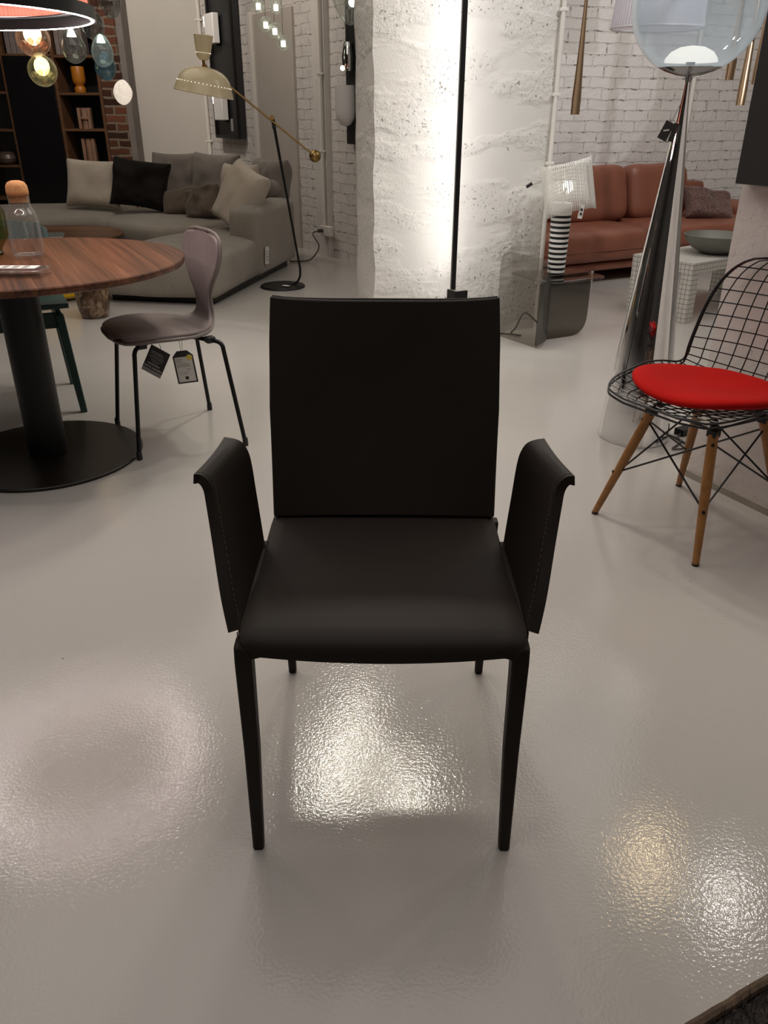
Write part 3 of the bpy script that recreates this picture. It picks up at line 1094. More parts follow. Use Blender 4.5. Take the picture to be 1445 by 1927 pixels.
text_mesh('FRITZ HANSEN', 0.0105, M1 @ Matrix.Translation((0, -.087, 0.0012)), 'lettering', M_paper, t1)
t2, c2, M2 = hang_tag('black bordered hang tag with white label and yellow dot, right of the charcoal one', (-0.777, 2.98, .392), 0.1, -0.10, .078, .128, M_dark_card, .02)
obj('string', MB().tube([(-.003, 0, -.006), (-0.006, 0.004, .04)], 0.0009, 6).tube([(.003, 0, -.006), (0.004, 0.004, .04)], 0.0009, 6), M_print, t2)
obj('paper_label', MB().prism([(-.033, -.122), (.033, -.122), (.033, -.024), (-.033, -.024)], 0.001, 0.0015, M2), M_paper, t2, smooth=False)
lm = MB()
for (x0, x1, y, hh) in [(-.028, -.006, -.032, .002), (-.028, -.010, -.038, .002), (-.028, -.002, -.043, .0016), (-.028, .014, -.050, .0014), (-.028, .022, -.054, .0014), (-.028, .02, -.058, .0014), (-.028, .024, -.062, .0014), (.004, .020, -.073, .0024), (-.024, .014, -.083, .0015), (-.024, .006, -.091, .0015)]:
    lm.prism([(x0, y - hh / 2), (x1, y - hh / 2), (x1, y + hh / 2), (x0, y + hh / 2)], 0.0016, 0.0019, M2)
obj('printed_lines', lm, M_print, t2, smooth=False)
obj('logo_square', MB().prism([(-.006, -.113), (.006, -.113), (.006, -.101), (-.006, -.101)], 0.0016, 0.002, M2), M_print_dark, t2, smooth=False)
obj('sticker', MB().lathe([(0, 0.0022), (.0115, .0022), (.0115, .0016), (0, .0016)], 20, M=(M2 @ Matrix.Translation((.024, -.028, 0.001))).to_3x3(), c=(M2 @ Vector((.024, -.028, 0.0)))), M_sticker, t2)

# ------------------------------------------------------------------ green wooden chair behind the table
GD = Vector((-0.196, 0.412)).normalized()             # from front leg to back leg
GL = Vector((-GD.y, GD.x))                            # towards the chair's other side
gorig = Vector((-1.352, 3.386))
gr = thing('wooden_chair', 'dark green wooden chair tucked behind the walnut table', 'chair', (gorig.x, gorig.y, 0), math.atan2(GD.y, GD.x))
# local: +x to the back, +y to the hidden side
wch, dch = 0.42, 0.455
for (x, y, top, kx, ky) in ((0, 0, .43, .05, .03), (0, wch, .43, .05, -.03)):
    obj('leg', MB().hexa([(x - .014, y - .014, 0), (x + .014, y - .014, 0), (x + .014, y + .014, 0), (x - .014, y + .014, 0)],
                         [(x + kx - .021, y + ky - .018, top), (x + kx + .021, y + ky - .018, top), (x + kx + .021, y + ky + .018, top), (x + kx - .021, y + ky + .018, top)]), M_green, gr, bevel=0.004)
for (x, y, ky) in ((dch, 0, .03), (dch, wch, -.03)):
    obj('leg', MB().hexa([(x - .014, y - .012, 0), (x + .014, y - .012, 0), (x + .014, y + .012, 0), (x - .014, y + .012, 0)],
                         [(x - .05, y + ky - .014, .45), (x - .012, y + ky - .014, .45), (x - .012, y + ky + .014, .45), (x - .05, y + ky + .014, .45)]), M_green, gr, bevel=0.004)
    obj('back_post', MB().hexa([(x - .05, y + ky - .014, .44), (x - .012, y + ky - .014, .44), (x - .012, y + ky + .014, .44), (x - .05, y + ky + .014, .44)],
                               [(x - .005, y + ky - .012, .76), (x + .02, y + ky - .012, .76), (x + .02, y + ky + .012, .76), (x - .005, y + ky + .012, .76)]), M_green, gr, bevel=0.004)
obj('seat', MB().shell(lambda u, v: (-.005 + .475 * v, -.012 + .445 * u, .462 - .012 * math.sin(PI * u) * math.sin(PI * v)), 10, 10, 0.022), M_green, gr, bevel=0.004)
for y in (.03, wch - .03):
    obj('apron', MB().box((.22, y, .405), (.36, .022, .065)), M_green, gr, bevel=0.003)
obj('apron', MB().box((.052, wch / 2, .405), (.022, .36, .065)), M_green, gr, bevel=0.003)


def gback(u, v):
    a = 2 * u - 1
    return (dch - .01 + .05 * v - .05 * (1 - a * a) * -1 * 0.6, -.01 + .445 * u, .60 + .165 * v * (1 - 0.25 * abs(a) ** 3))


obj('backrest', MB().shell(gback, 14, 6, 0.02), M_green, gr, bevel=0.004)

# marbled stool and yellow pouf beyond it
sp = [(0, 0), (.072, 0), (.085, .006), (.098, .05), (.108, .11), (.108, .16), (.102, .21), (.088, .25), (.07, .262), (0, .262)]
mmar = mat('brown_marbled_glass', (0.1, 0.06, 0.03), 0.16)
t_ = NT(mmar)
v_ = t_.coord()
t_.color(t_.ramp(t_.noise(v_, 17, 5, 0.65, 1.4), [(0.35, (0.035, 0.018, 0.01)), (0.52, (0.13, 0.075, 0.04)), (0.66, (0.30, 0.22, 0.15))]))
ms = obj('stool', MB().lathe(sp, 40), mmar)
ms.location = (-1.905, 5.235, 0)
tag(ms, 'low brown marbled barrel stool on the floor behind the walnut table', 'stool')
yp = obj('pouf', MB().lathe([(0, .02), (.27, .02), (.30, .04), (.31, .10), (.31, .22), (.29, .255), (.24, .27), (0, .27)], 40), M_yellow)
yp.location = (-2.40, 5.90, 0)
tag(yp, 'mustard yellow pouf half hidden behind the marbled stool', 'pouf')
ct = thing('coffee_table', 'low round walnut coffee table in front of the curved grey sofa', 'table', (-2.62, 6.50, 0))
obj('tabletop', MB().lathe([(0, .325), (.535, .325), (.55, .333), (.55, .345), (.545, .35), (0, .35)], 56), M_walnut_dark, ct, ang=25)
obj('pedestal', MB().lathe([(.16, 0.0), (.10, .325)], 24), M_black, ct)
mg = thing('magazine', 'grey and white magazine lying on the low coffee table', 'magazine', (-2.60, 6.33, .35), 0.3)
obj('pages', MB().box((0, 0, .008), (.28, .21, .016)), M_paper, mg, bevel=0.002)
obj('cover', MB().box((0, 0, .0168), (.285, .215, .002)), noisy('grey_cover', (0.16, 0.17, 0.17), 0.4), mg)

# ------------------------------------------------------------------ curved grey sofa
sf = thing('sectional_sofa', 'large curved grey boucle sofa along the far left wall', 'sofa', (-1.9, 7.0, 0))


def soft_prism(poly, z0, z1, r=0.06, push=0.01, seed=0.0):
    """upholstered block over a plan polygon: rolled edges, slightly crowned top"""
    m_ = MB()
    c = Vector((sum(p[0] for p in poly) / len(poly), sum(p[1] for p in poly) / len(poly)))
    rows = []
    prof = [(0.975, z0), (0.995, z0 + .02), (1.0, z0 + .06), (1.0, z1 - r * 1.2)] + [(1.0, z1 - r * (1 - math.sin(k * PI / 10))) for k in range(1, 6)]
    ins = [0.02, 0.005, 0, 0] + [r * (1 - math.cos(k * PI / 10)) for k in range(1, 6)]
    N = len(poly)
    nor = []
    for i in range(N):
        a = Vector(poly[i - 1])
        b = Vector(poly[(i + 1) % N])
        t = (b - a).normalized()
        nor.append(Vector((-t.y, t.x)))
    area = sum(poly[i][0] * poly[(i + 1) % N][1] - poly[(i + 1) % N][0] * poly[i][1] for i in range(N))
    sg = 1 if area > 0 else -1
    for (k, z), i_ in zip(prof, ins):
        rows.append([m_.bm.verts.new((p[0] + nor[q].x * sg * i_, p[1] + nor[q].y * sg * i_, z)) for q, p in enumerate(poly)])
    for sc, dz in ((0.8, 0.012), (0.5, 0.02)):
        base = rows[len(prof) - 1]
        rows.append([m_.bm.verts.new((c.x + (v.co.x - c.x) * sc, c.y + (v.co.y - c.y) * sc, z1 + dz)) for v in base])
    for a, b in zip(rows[:-1], rows[1:]):
        for k in range(N):
            m_.bm.faces.new((a[k], a[(k + 1) % N], b[(k + 1) % N], b[k]))
    m_.bm.faces.new(rows[0][::-1])
    m_.bm.faces.new(rows[-1])
    m_.bm.normal_update()
    for v in m_.bm.verts:
        v.co += v.normal * push * noise.noise(v.co * 2.2 + Vector((seed, 0, 0)))
    return m_


def dens(poly, r, n=6, step=0.09):
    q = rounded(poly, r, n)
    out = []
    for i in range(len(q)):
        a, b = Vector(q[i]), Vector(q[(i + 1) % len(q)])
        k = max(1, int((b - a).length / step))
        for j in range(k):
            out.append(tuple(a + (b - a) * j / k))
    return out


chaise = dens([(-1.163, 5.53), (-0.80, 7.22), (-1.35, 7.25), (-1.80, 6.55), (-2.02, 5.98), (-2.02, 5.66)], [.05, .05, .2, .3, .35, .18])
obj('seat_cushion', soft_prism(chaise, 0.06, 0.335, 0.07, 0.014, 1), M_sofa, sf, world=True, ang=80)
middle = dens([(-1.42, 6.98), (-1.05, 7.55), (-1.35, 8.25), (-2.35, 8.30), (-2.52, 7.50), (-2.28, 6.92), (-1.80, 6.60)], [.2, .2, .2, .2, .3, .2, .3])
obj('seat_cushion', soft_prism(middle, 0.06, 0.385, 0.07, 0.014, 5), M_sofa, sf, world=True, ang=80)
left_ = dens([(-2.36, 7.12), (-2.42, 8.35), (-4.4, 8.15), (-4.5, 7.1), (-3.3, 7.02)], [.1, .1, .2, .2, .5])
obj('seat_cushion', soft_prism(left_, 0.06, 0.400, 0.08, 0.014, 9), M_sofa, sf, world=True, ang=80)
armp = dens([(-0.973, 6.372), (-0.775, 7.30), (-1.00, 7.36), (-1.215, 6.44)], [.06, .06, .06, .06], 6, 0.06)
obj('armrest', soft_prism(armp, 0.06, 0.545, 0.055, 0.010, 3), M_sofa, sf, world=True, ang=80)
backp = dens([(-0.90, 7.30), (-1.25, 8.05), (-1.75, 8.55), (-2.45, 8.62), (-2.45, 8.38), (-1.80, 8.30), (-1.40, 7.90), (-1.10, 7.28)], .1, 4, 0.1)
obj('backrest', soft_prism(backp, 0.06, 0.58, 0.05, 0.008, 7), M_sofa, sf, world=True, ang=80)
basep = [(-1.20, 5.62), (-0.86, 7.2), (-1.3, 8.2), (-2.3, 8.3), (-4.3, 8.1), (-4.35, 7.2), (-2.4, 7.2), (-1.95, 6.2), (-1.95, 5.75)]
obj('plinth', MB().prism(basep, 0.0, 0.07), M_black, sf, world=True, smooth=False)
tg = obj('paper_tag', MB().box((-0.928, 6.47, .200), (.052, .004, .13), Matrix.Rotation(1.20, 3, 'Z') @ Matrix.Rotation(0.15, 3, 'Y')), M_paper, sf, world=True)
tgl = MB()
for k in range(4):
    tgl.box((-0.9255, 6.4695, .230 - .02 * k), (.034, .0046, .005), Matrix.Rotation(1.20, 3, 'Z') @ Matrix.Rotation(0.15, 3, 'Y'))
obj('printed_lines', tgl, M_print, tg, world=True)


def cushion(name, label, cat, m, loc, w, h, t, rotz=0.0, lean=0.0, roll=0.0, seed=0, wr=0.006, group=None, puff=0.45, sub=1):
    o = obj(name, MB().pillow(w, h, t, None, 18, seed, wr, puff), m, sub=sub, ang=180)
    R = Matrix.Rotation(rotz, 3, 'Z') @ Matrix.Rotation(lean, 3, 'X') @ Matrix.Rotation(roll, 3, 'Y')
    o.location = loc
    o.rotation_euler = R.to_euler()
    return tag(o, label, cat, group)


cushion('cushion', 'ivory square cushion at the left end of the grey sofa', 'cushion', M_cush_white, (-2.63, 7.60, .42), .52, .43, .20, -0.05, -0.30, 0.05, 1)
cushion('cushion', 'black velvet cushion leaning beside the ivory cushion', 'cushion', M_cush_black, (-2.20, 7.48, .43), .56, .43, .18, -0.15, -0.30, 0.12, 2, 0.018)
cushion('back_cushion', 'dark grey back cushion directly behind the black velvet cushion', 'cushion', M_cush_grey, (-1.98, 8.02, .39), .50, .50, .24, -0.2, -0.20, 0.0, 3, 0.012, 'dark grey back cushions')
cushion('back_cushion', 'dark grey back cushion in the middle of the sofa, behind the small brown cushions', 'cushion', M_cush_grey, (-1.60, 7.92, .39), .50, .50, .24, -0.35, -0.20, 0.03, 4, 0.012, 'dark grey back cushions')
cushion('back_cushion', 'dark grey back cushion at the armrest end, behind the beige cushions', 'cushion', M_cush_grey, (-1.05, 7.42, .40), .50, .47, .24, -0.9, -0.22, 0.0, 5, 0.012, 'dark grey back cushions')
cushion('cushion', 'small plain brown cushion nearer the black velvet cushion', 'cushion', M_cush_brown, (-1.78, 7.38, .385), .36, .26, .15, -0.2, -0.55, -0.25, 6, 0.006)
cushion('cushion', 'small brown cushion with a tied corner, nearer the beige cushions', 'cushion', M_cush_brown, (-1.56, 7.16, .38), .34, .29, .16, -0.5, -0.45, -0.25, 7, 0.016)
cushion('cushion', 'big beige cushion lying tilted against the sofa armrest', 'cushion', M_cush_beige, (-1.285, 6.74, .375), .50, .52, .20, -0.80, -0.45, 0.30, 8, 0.010)
cushion('cushion', 'beige cushion standing behind the tilted beige one', 'cushion', M_cush_beige, (-1.27, 7.18, .38), .40, .46, .18, -0.6, -0.22, 0.0, 9, 0.008)
o = obj('bolster', MB().lathe([(0, -.16), (.055, -.158), (.07, -.145), (.072, -.1), (.072, .1), (.07, .145), (.055, .158), (0, .16)], 24, M=Matrix.Rotation(PI / 2, 3, 'X')), M_cush_grey)
o.location = (-0.95, 7.33, .625)
o.rotation_euler = (0, 0, -0.25)
tag(o, 'short grey bolster roll on top of the sofa armrest', 'cushion')

# ------------------------------------------------------------------ bookcase
YF = 10.0
bk = thing('bookcase', 'tall dark walnut bookcase with a black glass door at far left', 'bookcase', (-3.9, YF + .18, 0))
YB = YF + .36
HB = 2.62
for x in (-3.185, -3.668, -4.225, -4.72):
    obj('upright', MB().box((x, YF + .18, HB / 2), (.034, .36, HB)), M_walnut_dark, bk, world=True, bevel=0.002)
for z in (0.20, 0.665, 1.025, 1.39, 1.755, 2.12, 2.60):
    obj('shelf', MB().box(((-3.668 - 3.185) / 2, YF + .18, z - .012), (.45, .34, .026)), M_walnut_dark, bk, world=True, bevel=0.002)
for z in (0.20, 0.29, 0.645, 1.02, 1.40, 1.765, 2.12, 2.60):
    obj('shelf', MB().box(((-4.225 - 4.72) / 2, YF + .18, z - .012), (.46, .34, .026)), M_walnut_dark, bk, world=True, bevel=0.002)
for z in (1.765, 2.12, 2.60, 0.10):
    obj('shelf', MB().box(((-4.225 - 3.668) / 2, YF + .18, z - .012), (.525, .34, .026)), M_walnut_dark, bk, world=True, bevel=0.002)
obj('back_panel', MB().box((-3.95, YB, HB / 2), (1.56, .02, HB)), M_shelf_back, bk, world=True)
obj('metal_panel', MB().box((-4.47, YB - .015, HB / 2), (.45, .012, HB - .2)), M_shelf_metal, bk, world=True)
obj('door', MB().box((-3.9465, YF - .012, .93), (.520, .022, 1.63)), M_black_gloss, bk, world=True, bevel=0.003)
k = 0
names = ['at the left', 'second from the left', 'third from the left', 'fourth from the left', 'fifth from the left', 'sixth from the left']
for x0, n_, zz, where in ((-4.175, 6, 1.769, 'in the top compartment over the black glass door'), (-3.63, 5, 1.769, 'in the top compartment right of the glass door')):
    for i in range(n_):
        w_ = .052 + .008 * ((i * 7) % 3)
        h_ = .275 - .012 * ((i * 5) % 3)
        b_ = thing('book', 'grey book ' + names[i] + ' ' + where, 'book', (x0 + .028, YF + .14, zz - .0095), 0, 'grey books in the bookcase')
        obj('pages', MB().box((0, .004, h_ / 2), (w_ - .012, .19, h_ - .01)), M_paper, b_)
        obj('cover', MB().box((0, -.002, h_ / 2), (w_ - .004, .19, h_)), M_book, b_, bevel=0.003)
        x0 += w_ + .005
vz = obj('vase', MB().lathe([(0, 0), (.058, 0), (.062, .02), (.06, .05), (.045, .068), (.048, .078), (.066, .095), (.072, .13), (.072, .25), (.066, .262), (0, .262)], 28), M_orange)
vz.location = (-3.45, YF + .13, 1.39)
tag(vz, 'ochre vase with a waisted foot in the bookcase', 'vase')
for zz, hh, lab, prof in ((1.025, .215, 'terracotta relief block with a bulging column, upper of the two', True), (.665, .26, 'terracotta relief block with a plain column, lower of the two', False)):
    s_ = thing('relief_block', lab + ' in the bookcase', 'sculpture', (-3.44, YF + .12, zz))
    for sx in (-.057, .057):
        obj('side_panel', MB().box((sx, 0, hh / 2), (.034, .07, hh)), M_terra, s_, bevel=0.003)
    obj('back_panel', MB().box((0, .025, hh / 2), (.09, .02, hh)), M_terra, s_)
    pr_ = [(0, 0), (.036, 0), (.034, hh * .38), (.036, hh * .40), (.052, hh * .46), (.052, hh * .54), (.036, hh * .60), (.034, hh * .62), (.04, hh * .97), (0, hh)] if prof else [(0, 0), (.036, 0), (.036, hh * .97), (0, hh)]
    obj('column', MB().lathe(pr_, 20), M_terra, s_)
o = obj('pot', MB().lathe([(0, 0), (.07, 0), (.11, .03), (.125, .07), (.11, .11), (.06, .135), (.045, .13), (0, .12)], 28), noisy('mottled_brown_glaze', (0.10, 0.07, 0.055), 0.35, 0.3, 12))
o.location = (-4.42, YF + .12, .645)
tag(o, 'squat brown pot on the left shelf of the bookcase', 'pot')

# ------------------------------------------------------------------ boards with wall lamps on the oblique wall
bd = thing('display_board', 'tall black display board on the brick wall above the grey sofa', 'display board', ob(2.57, 0.95, 0.03), OROT)
obj('panel', MB().box((0, -.02, .95), (.66, .06, 1.90)), M_black_soft, bd, bevel=0.004)
fr_ = MB()
for x in (-.315, .315):
    fr_.box((x, -.062, .95), (.03, .03, 1.90))
fr_.box((0, -.062, .015), (.60, .03, .03))
obj('frame', fr_, M_black, bd, bevel=0.003)
obj('label_plate', MB().box((.12, -.054, .13), (.05, .008, .12)), M_print, bd)
for zz, sx, lab in ((1.02, -.10, 'upper white wall lamp on the black display board'), (.31, -.02, 'lower white wall lamp on the black display board, under the cream shade')):
    wl = thing('wall_lamp', lab, 'wall lamp', ob(2.57 - sx, 0.95 + zz, 0.14), OROT, 'white wall lamps on the black board')
    obj('housing', MB().box((0, .0, 0), (.24, .07, .27)), M_white, wl, bevel=0.008)
    obj('lit_slot', MB().box((-.08, -.031, .07), (.10, .006, .09)).box((.06, -.031, -.01), (.05, .006, .19)), E_slot, wl)
    obj('bracket', MB().box((.0, .045, -.10), (.08, .05, .10)), M_black, wl)
# narrow board beside the pillar
b2 = thing('display_board', 'black display board mostly hidden behind the left edge of the pillar', 'display board', ob(-0.12, 0.97, 0.03), OROT)
obj('panel', MB().box((0, -.01, .80), (.26, .05, 1.60)), M_black_soft, b2, bevel=0.004)
wl = thing('wall_lamp', 'white glass wall lamp on the board behind the pillar edge', 'wall lamp', ob(-0.075, 1.10, 0.12), OROT)
obj('shade', MB().lathe([(0, 0), (.04, .015), (.075, .06), (.085, .11), (.085, .30), (.0, .30)], 28), M_white, wl)
obj('bracket', MB().box((0, .06, .16), (.04, .08, .05)), M_black, wl)
wl = thing('wall_lamp', 'small chrome wall spot high on the board behind the pillar edge', 'wall lamp', ob(-0.09, 1.50, 0.10), OROT)
obj('body', MB().lathe([(0, 0), (.045, 0), (.05, .10), (.03, .2), (0, .2)], 24), M_chrome, wl)
obj('bulb', MB().ball((-.0, -.05, .02), .018), E_slot, wl)

# ------------------------------------------------------------------ cream counterbalance floor lamp
FY = 6.25
fl = thing('floor_lamp', 'cream and brass counterbalance floor lamp standing beside the grey sofa', 'floor lamp', (-0.79, FY, 0))
obj('base', MB().lathe([(0, 0), (.168, 0), (.172, .006), (.165, .016), (.05, .022), (0, .022)], 48), M_black, fl, ang=30)
stem = smooth_path([(-.075 + .79 - .79, 0, .022)], 1)
stem = smooth_path([(0.035, 0, .022), (0.10, 0, .030), (0.135, 0, .075), (0.140, 0, .14)], 6) + [Vector((0.065, 0, .66)), Vector((-.006, 0, 1.145))]
obj('stem', MB().tube(stem, [.0085] * (len(stem) - 1) + [.011], 12), M_black, fl)
obj('sleeve', MB().tube([(-.000, 0, 1.10), (-.008, 0, 1.16)], .0135, 12), M_black_soft, fl)
obj('pivot', MB().tube([(-.012, -.02, 1.172), (-.012, .02, 1.172)], .016, 14).tube([(-.010, 0, 1.155), (-.012, 0, 1.18)], .008, 10), M_brass, fl)
aL, aR = Vector((-.455, -.01, 1.487)), Vector((.283, -.01, .925))
obj('arm', MB().tube([aL, aR], .0065, 10), M_brass, fl)
obj('counterweight', MB().ball(aR, .042, nu=28, nv=18), M_brass, fl)
tilt = Matrix.Rotation(0.17, 3, 'Y')
dome_c = Vector((-.478, -.01, 1.318))
dp_ = [(0, .166), (.03, .166), (.075, .160), (.115, .146), (.148, .124), (.170, .098), (.184, .066), (.194, .036), (.203, .006), (.206, .0)]
inner = [(r * .975, z - .004) for r, z in dp_]
dm = obj('dome_shade', MB().lathe(dp_ + inner[::-1], 56, dome_c, tilt), M_cream, fl, ang=30)
ho = MB()
for k in range(44):
    a = 2 * PI * k / 44
    pc = dome_c + tilt @ Vector((.186 * math.cos(a), .186 * math.sin(a), .062))
    ho.ball(pc, .0027, nu=6, nv=4)
obj('perforations', ho, E_hole, dm)
cup_c = Vector((-.462, -.01, 1.520))
cp_ = [(.0, .0), (.028, .004), (.044, .026), (.050, .05), (.066, .150)]
cup = obj('cup_shade', MB().lathe(cp_ + [(r * .94, z + .003) for r, z in cp_[::-1]], 36, cup_c, Matrix.Rotation(0.10, 3, 'Y')), M_cream, fl, ang=30)
ho = MB()
for k in range(28):
    a = 2 * PI * k / 28
    ho.ball(cup_c + Matrix.Rotation(0.10, 3, 'Y') @ Vector((.0505 * math.cos(a), .0505 * math.sin(a),   .046)), .0017, nu=6, nv=4)
obj('perforations', ho, E_hole, cup)
obj('cup_bulb', MB().ball(cup_c + Vector((0.004, 0, .07)), .025), E_bulb, fl)
obj('bulb', MB().ball(dome_c + Vector((0.0, 0, .035)), .035), E_bulb, fl)
obj('joint', MB().tube([dome_c + Vector((.022, 0, .155)), cup_c + Vector((0, 0, .004))], .011, 12).tube([aL + Vector((0, -.022, 0)), aL + Vector((0, .022, 0))], .016, 12), M_brass, fl)
obj('price_card', MB().box((.035, -.085, .026), (.055, .035, .002), Matrix.Rotation(-.5, 3, 'Z')), M_paper, fl)

# ------------------------------------------------------------------ black LED pole lamp in front of the pillar
pl = thing('pole_lamp', 'slim black pole lamp on a square block washing the concrete pillar with light', 'floor lamp', (0.395, 4.40, 0), 0.50)
obj('block', MB().box((0, 0, .173), (.082, .082, .346)), M_black, pl, bevel=0.002)
obj('top_plate', MB().box((0, 0, .3475), (.074, .074, .003)), mat('brushed_steel', (.6, .58, .55), .35, .8), pl)
PR = Matrix.Rotation(-.33, 3, 'Z')
obj('pole', MB().box((-.022, .012, 1.50), (.025, .025, 2.30), PR), M_black, pl, bevel=0.002)
obj('led_strip', MB().box(Vector((-.022, .012, 1.50)) + PR @ Vector((0, .0128, 0)), (.020, .0012, 2.26), PR), E_led, pl)

# ------------------------------------------------------------------ smoked glass side table and striped lamp
gt = thing('glass_side_table', 'smoked glass side table of crossing rounded panels beside the pillar', 'side table', (0.95, 4.70, 0))


def panel(a, b, z0, z1, r, th=0.010):
    a, b = Vector(a), Vector(b)
    d = (b - a)
    L = d.length
    poly = rounded([(0, z0), (L, z0), (L, z1), (0, z1)], r, 8)
    M = Matrix.Translation((a.x, a.y, 0)) @ Matrix.Rotation(math.atan2(d.y, d.x), 4, 'Z') @ Matrix.Rotation(PI / 2, 4, 'X')
    return MB().prism(poly, -th / 2, th / 2, M)


obj('side_panel', panel((0.680, 4.80), (0.905, 4.445), 0.0, 0.497, [.05, .07, .10, .09]), G_smoke, gt, world=True, bevel=0.002, ang=20)
obj('side_panel', panel((0.905, 4.66), (1.225, 4.83), 0.0, 0.372, [.02, .12, .06, .02]), G_smoke_dark, gt, world=True, bevel=0.002, ang=20)
obj('cross_panel', panel((0.870, 4.52), (0.955, 4.66), 0.0, 0.36, [.02, .02, .02, .02]), G_smoke_dark, gt, world=True, bevel=0.002, ang=20)
obj('tabletop', MB().prism(rounded([(0.74, 4.88), (0.885, 4.56), (1.02, 4.56), (1.30, 4.74), (1.16, 5.02)], .06, 6), .350, .360), G_smoke, gt, world=True, bevel=0.002, ang=20)
cab = smooth_path([(0.98, 4.76, .02), (0.90, 4.74, .10), (0.83, 4.74, .145), (0.79, 4.77, .05), (0.77, 4.80, .01), (0.82, 4.74, .012), (0.72, 4.80, .008), (0.66, 4.79, .008)], 8)
tag(obj('power_cable', MB().tube(cab, 0.005, 8), M_cable), 'looped dark cable on the floor behind the smoked glass panel', 'cable')

sg_ = thing('table_lamp', 'table lamp with black and white striped column and perforated white shade', 'table lamp', (1.005, 4.80, .36))
prf = [(0, 0)]
nstripe = 12
hcol = .345
wm, bmk = MB(), MB()
for k in range(nstripe * 2):
    za, zb = hcol * k / (nstripe * 2), hcol * (k + 1) / (nstripe * 2)
    ra = .050 + .008 * za / hcol
    rb = .050 + .008 * zb / hcol
    if k % 2:
        wm.lathe([(0, za), (ra, za), (rb, zb), (0, zb)], 36, c=(0, 0, 0))
    else:
        bmk.lathe([(0, za), (ra - .001, za), (rb - .001, zb), (0, zb)], 36, c=(0, 0, 0))
obj('white_bands', wm, M_white, sg_, ang=30)
obj('black_bands', bmk, M_black, sg_, ang=30)
obj('lamp_cap', MB().lathe([(0, 0), (.058, 0), (.058, .05), (0, .05)], 30, c=(0, 0, hcol)), M_white, sg_, ang=30)
mperf = bpy.data.materials.new('perforated_white_metal')
mperf.use_nodes = True
tt = NT(mperf)
tt.b.inputs['Base Color'].default_value = (.82, .81, .76, 1)
tt.b.inputs['Roughness'].default_value = .4
cc = tt.n('ShaderNodeTexCoord')
sx_ = tt.n('ShaderNodeSeparateXYZ')
tt.l(cc.outputs['UV'], sx_.inputs[0])
fa = tt.math('ABSOLUTE', tt.math('SUBTRACT', tt.math('FRACT', tt.math('MULTIPLY', sx_.outputs['X'], 44.0)), .5))
fb = tt.math('ABSOLUTE', tt.math('SUBTRACT', tt.math('FRACT', tt.math('MULTIPLY', sx_.outputs['Y'], 34.0)), .5))
rad = tt.math('SQRT', tt.math('ADD', tt.math('MULTIPLY', fa, fa), tt.math('MULTIPLY', fb, fb)))
hol = tt.math('LESS_THAN', rad, .34)
rib = tt.math('LESS_THAN', tt.math('FRACT', tt.math('MULTIPLY', sx_.outputs['X'], 11.0)), .10)
hol = tt.math('MULTIPLY', hol, tt.math('SUBTRACT', 1.0, rib))
tt.l(tt.math('SUBTRACT', 1.0, hol), tt.b.inputs['Alpha'])


def uv_shell(name, fn, nu, nv, m, parent):
    me = bpy.data.meshes.new(name)
    bm = bmesh.new()
    uvl = bm.loops.layers.uv.new('UVMap')
    G = [[bm.verts.new(fn(i / nu, j / nv)) for j in range(nv + 1)] for i in range(nu + 1)]
    for i in range(nu):
        for j in range(nv):
            f = bm.faces.new((G[i][j], G[i + 1][j], G[i + 1][j + 1], G[i][j + 1]))
            f.smooth = True
            for lp, (a, b) in zip(f.loops, ((i, j), (i + 1, j), (i + 1, j + 1), (i, j + 1))):
                lp[uvl].uv = (a / nu, b / nv)
    bm.to_mesh(me)
    bm.free()
    me.materials.append(m)
    o = bpy.data.objects.new(name, me)
    COL.objects.link(o)
    o.parent = parent
    so = o.modifiers.new('solidify', 'SOLIDIFY')
    so.thickness = .0015
    return o


SR = Matrix.Rotation(-0.22, 3, 'Y')


def shade_outer(u, v):
    a = math.radians(-190 + 205 * u)
    zb = -.012 + .03 * max(0, -math.sin(a))
    zt = .272
    z = zb + (zt - zb) * v
    return Vector((.052, 0, hcol + .000)) + SR @ Vector((.142 * math.cos(a), .115 * math.sin(a), z))


def shade_inner(u, v):
    a = math.radians(20 + 150 * u)
    return Vector((.052, 0, hcol + .02)) + SR @ Vector((.118 * math.cos(a), .10 * math.sin(a), .02 + .19 * v))


uv_shell('shade', shade_outer, 48, 8, mperf, sg_)
uv_shell('inner_shade', shade_inner, 32, 8, mperf, sg_)
obj('bulb', MB().ball((.03, .04, hcol + .13), .032), emitter('soft_bulb', (1, .97, .88), 4.0), sg_)
obj('pivot_rod', MB().tube([(-.225, -.02, hcol + .130), (-.10, -.01, hcol + .17), (.06, 0, hcol + .17)], .004, 8), M_chrome, sg_)
obj('rod_handle', MB().tube([(-.215, -.02, hcol + .133), (-.185, -.017, hcol + .152)], .009, 10), M_black, sg_)
obj('stem', MB().tube([(.0, 0, hcol + .04), (.01, 0, hcol + .13)], .008, 10), M_white, sg_)
ht = thing('hang_tag', 'white swing tag with two black squares hanging from the perforated shade', 'price tag', (1.090, 4.69, .765), 0.0)
obj('card', MB().box((0, 0, -.045), (.026, .0015, .075), Matrix.Rotation(.12, 3, 'Y')), M_paper, ht)
obj('squares', MB().box((.002, -.0012, -.036), (.012, .0015, .014)).box((.0, -.0012, -.058), (.012, .0015, .014)), M_print_dark, ht)
obj('string', MB().tube([(0, 0, -.01), (0, .01, .05)], .0008, 5), M_print, ht)

# ------------------------------------------------------------------ cognac sofa
SE_ = Vector((.88, .47, 0)).normalized()
SN_ = Vector((-.47, .88, 0)).normalized()
rs = thing('leather_sofa', 'cognac leather sofa against the white brick wall', 'sofa', (1.10, 6.17, -0.02), math.atan2(.47, .88))
L = 2.45


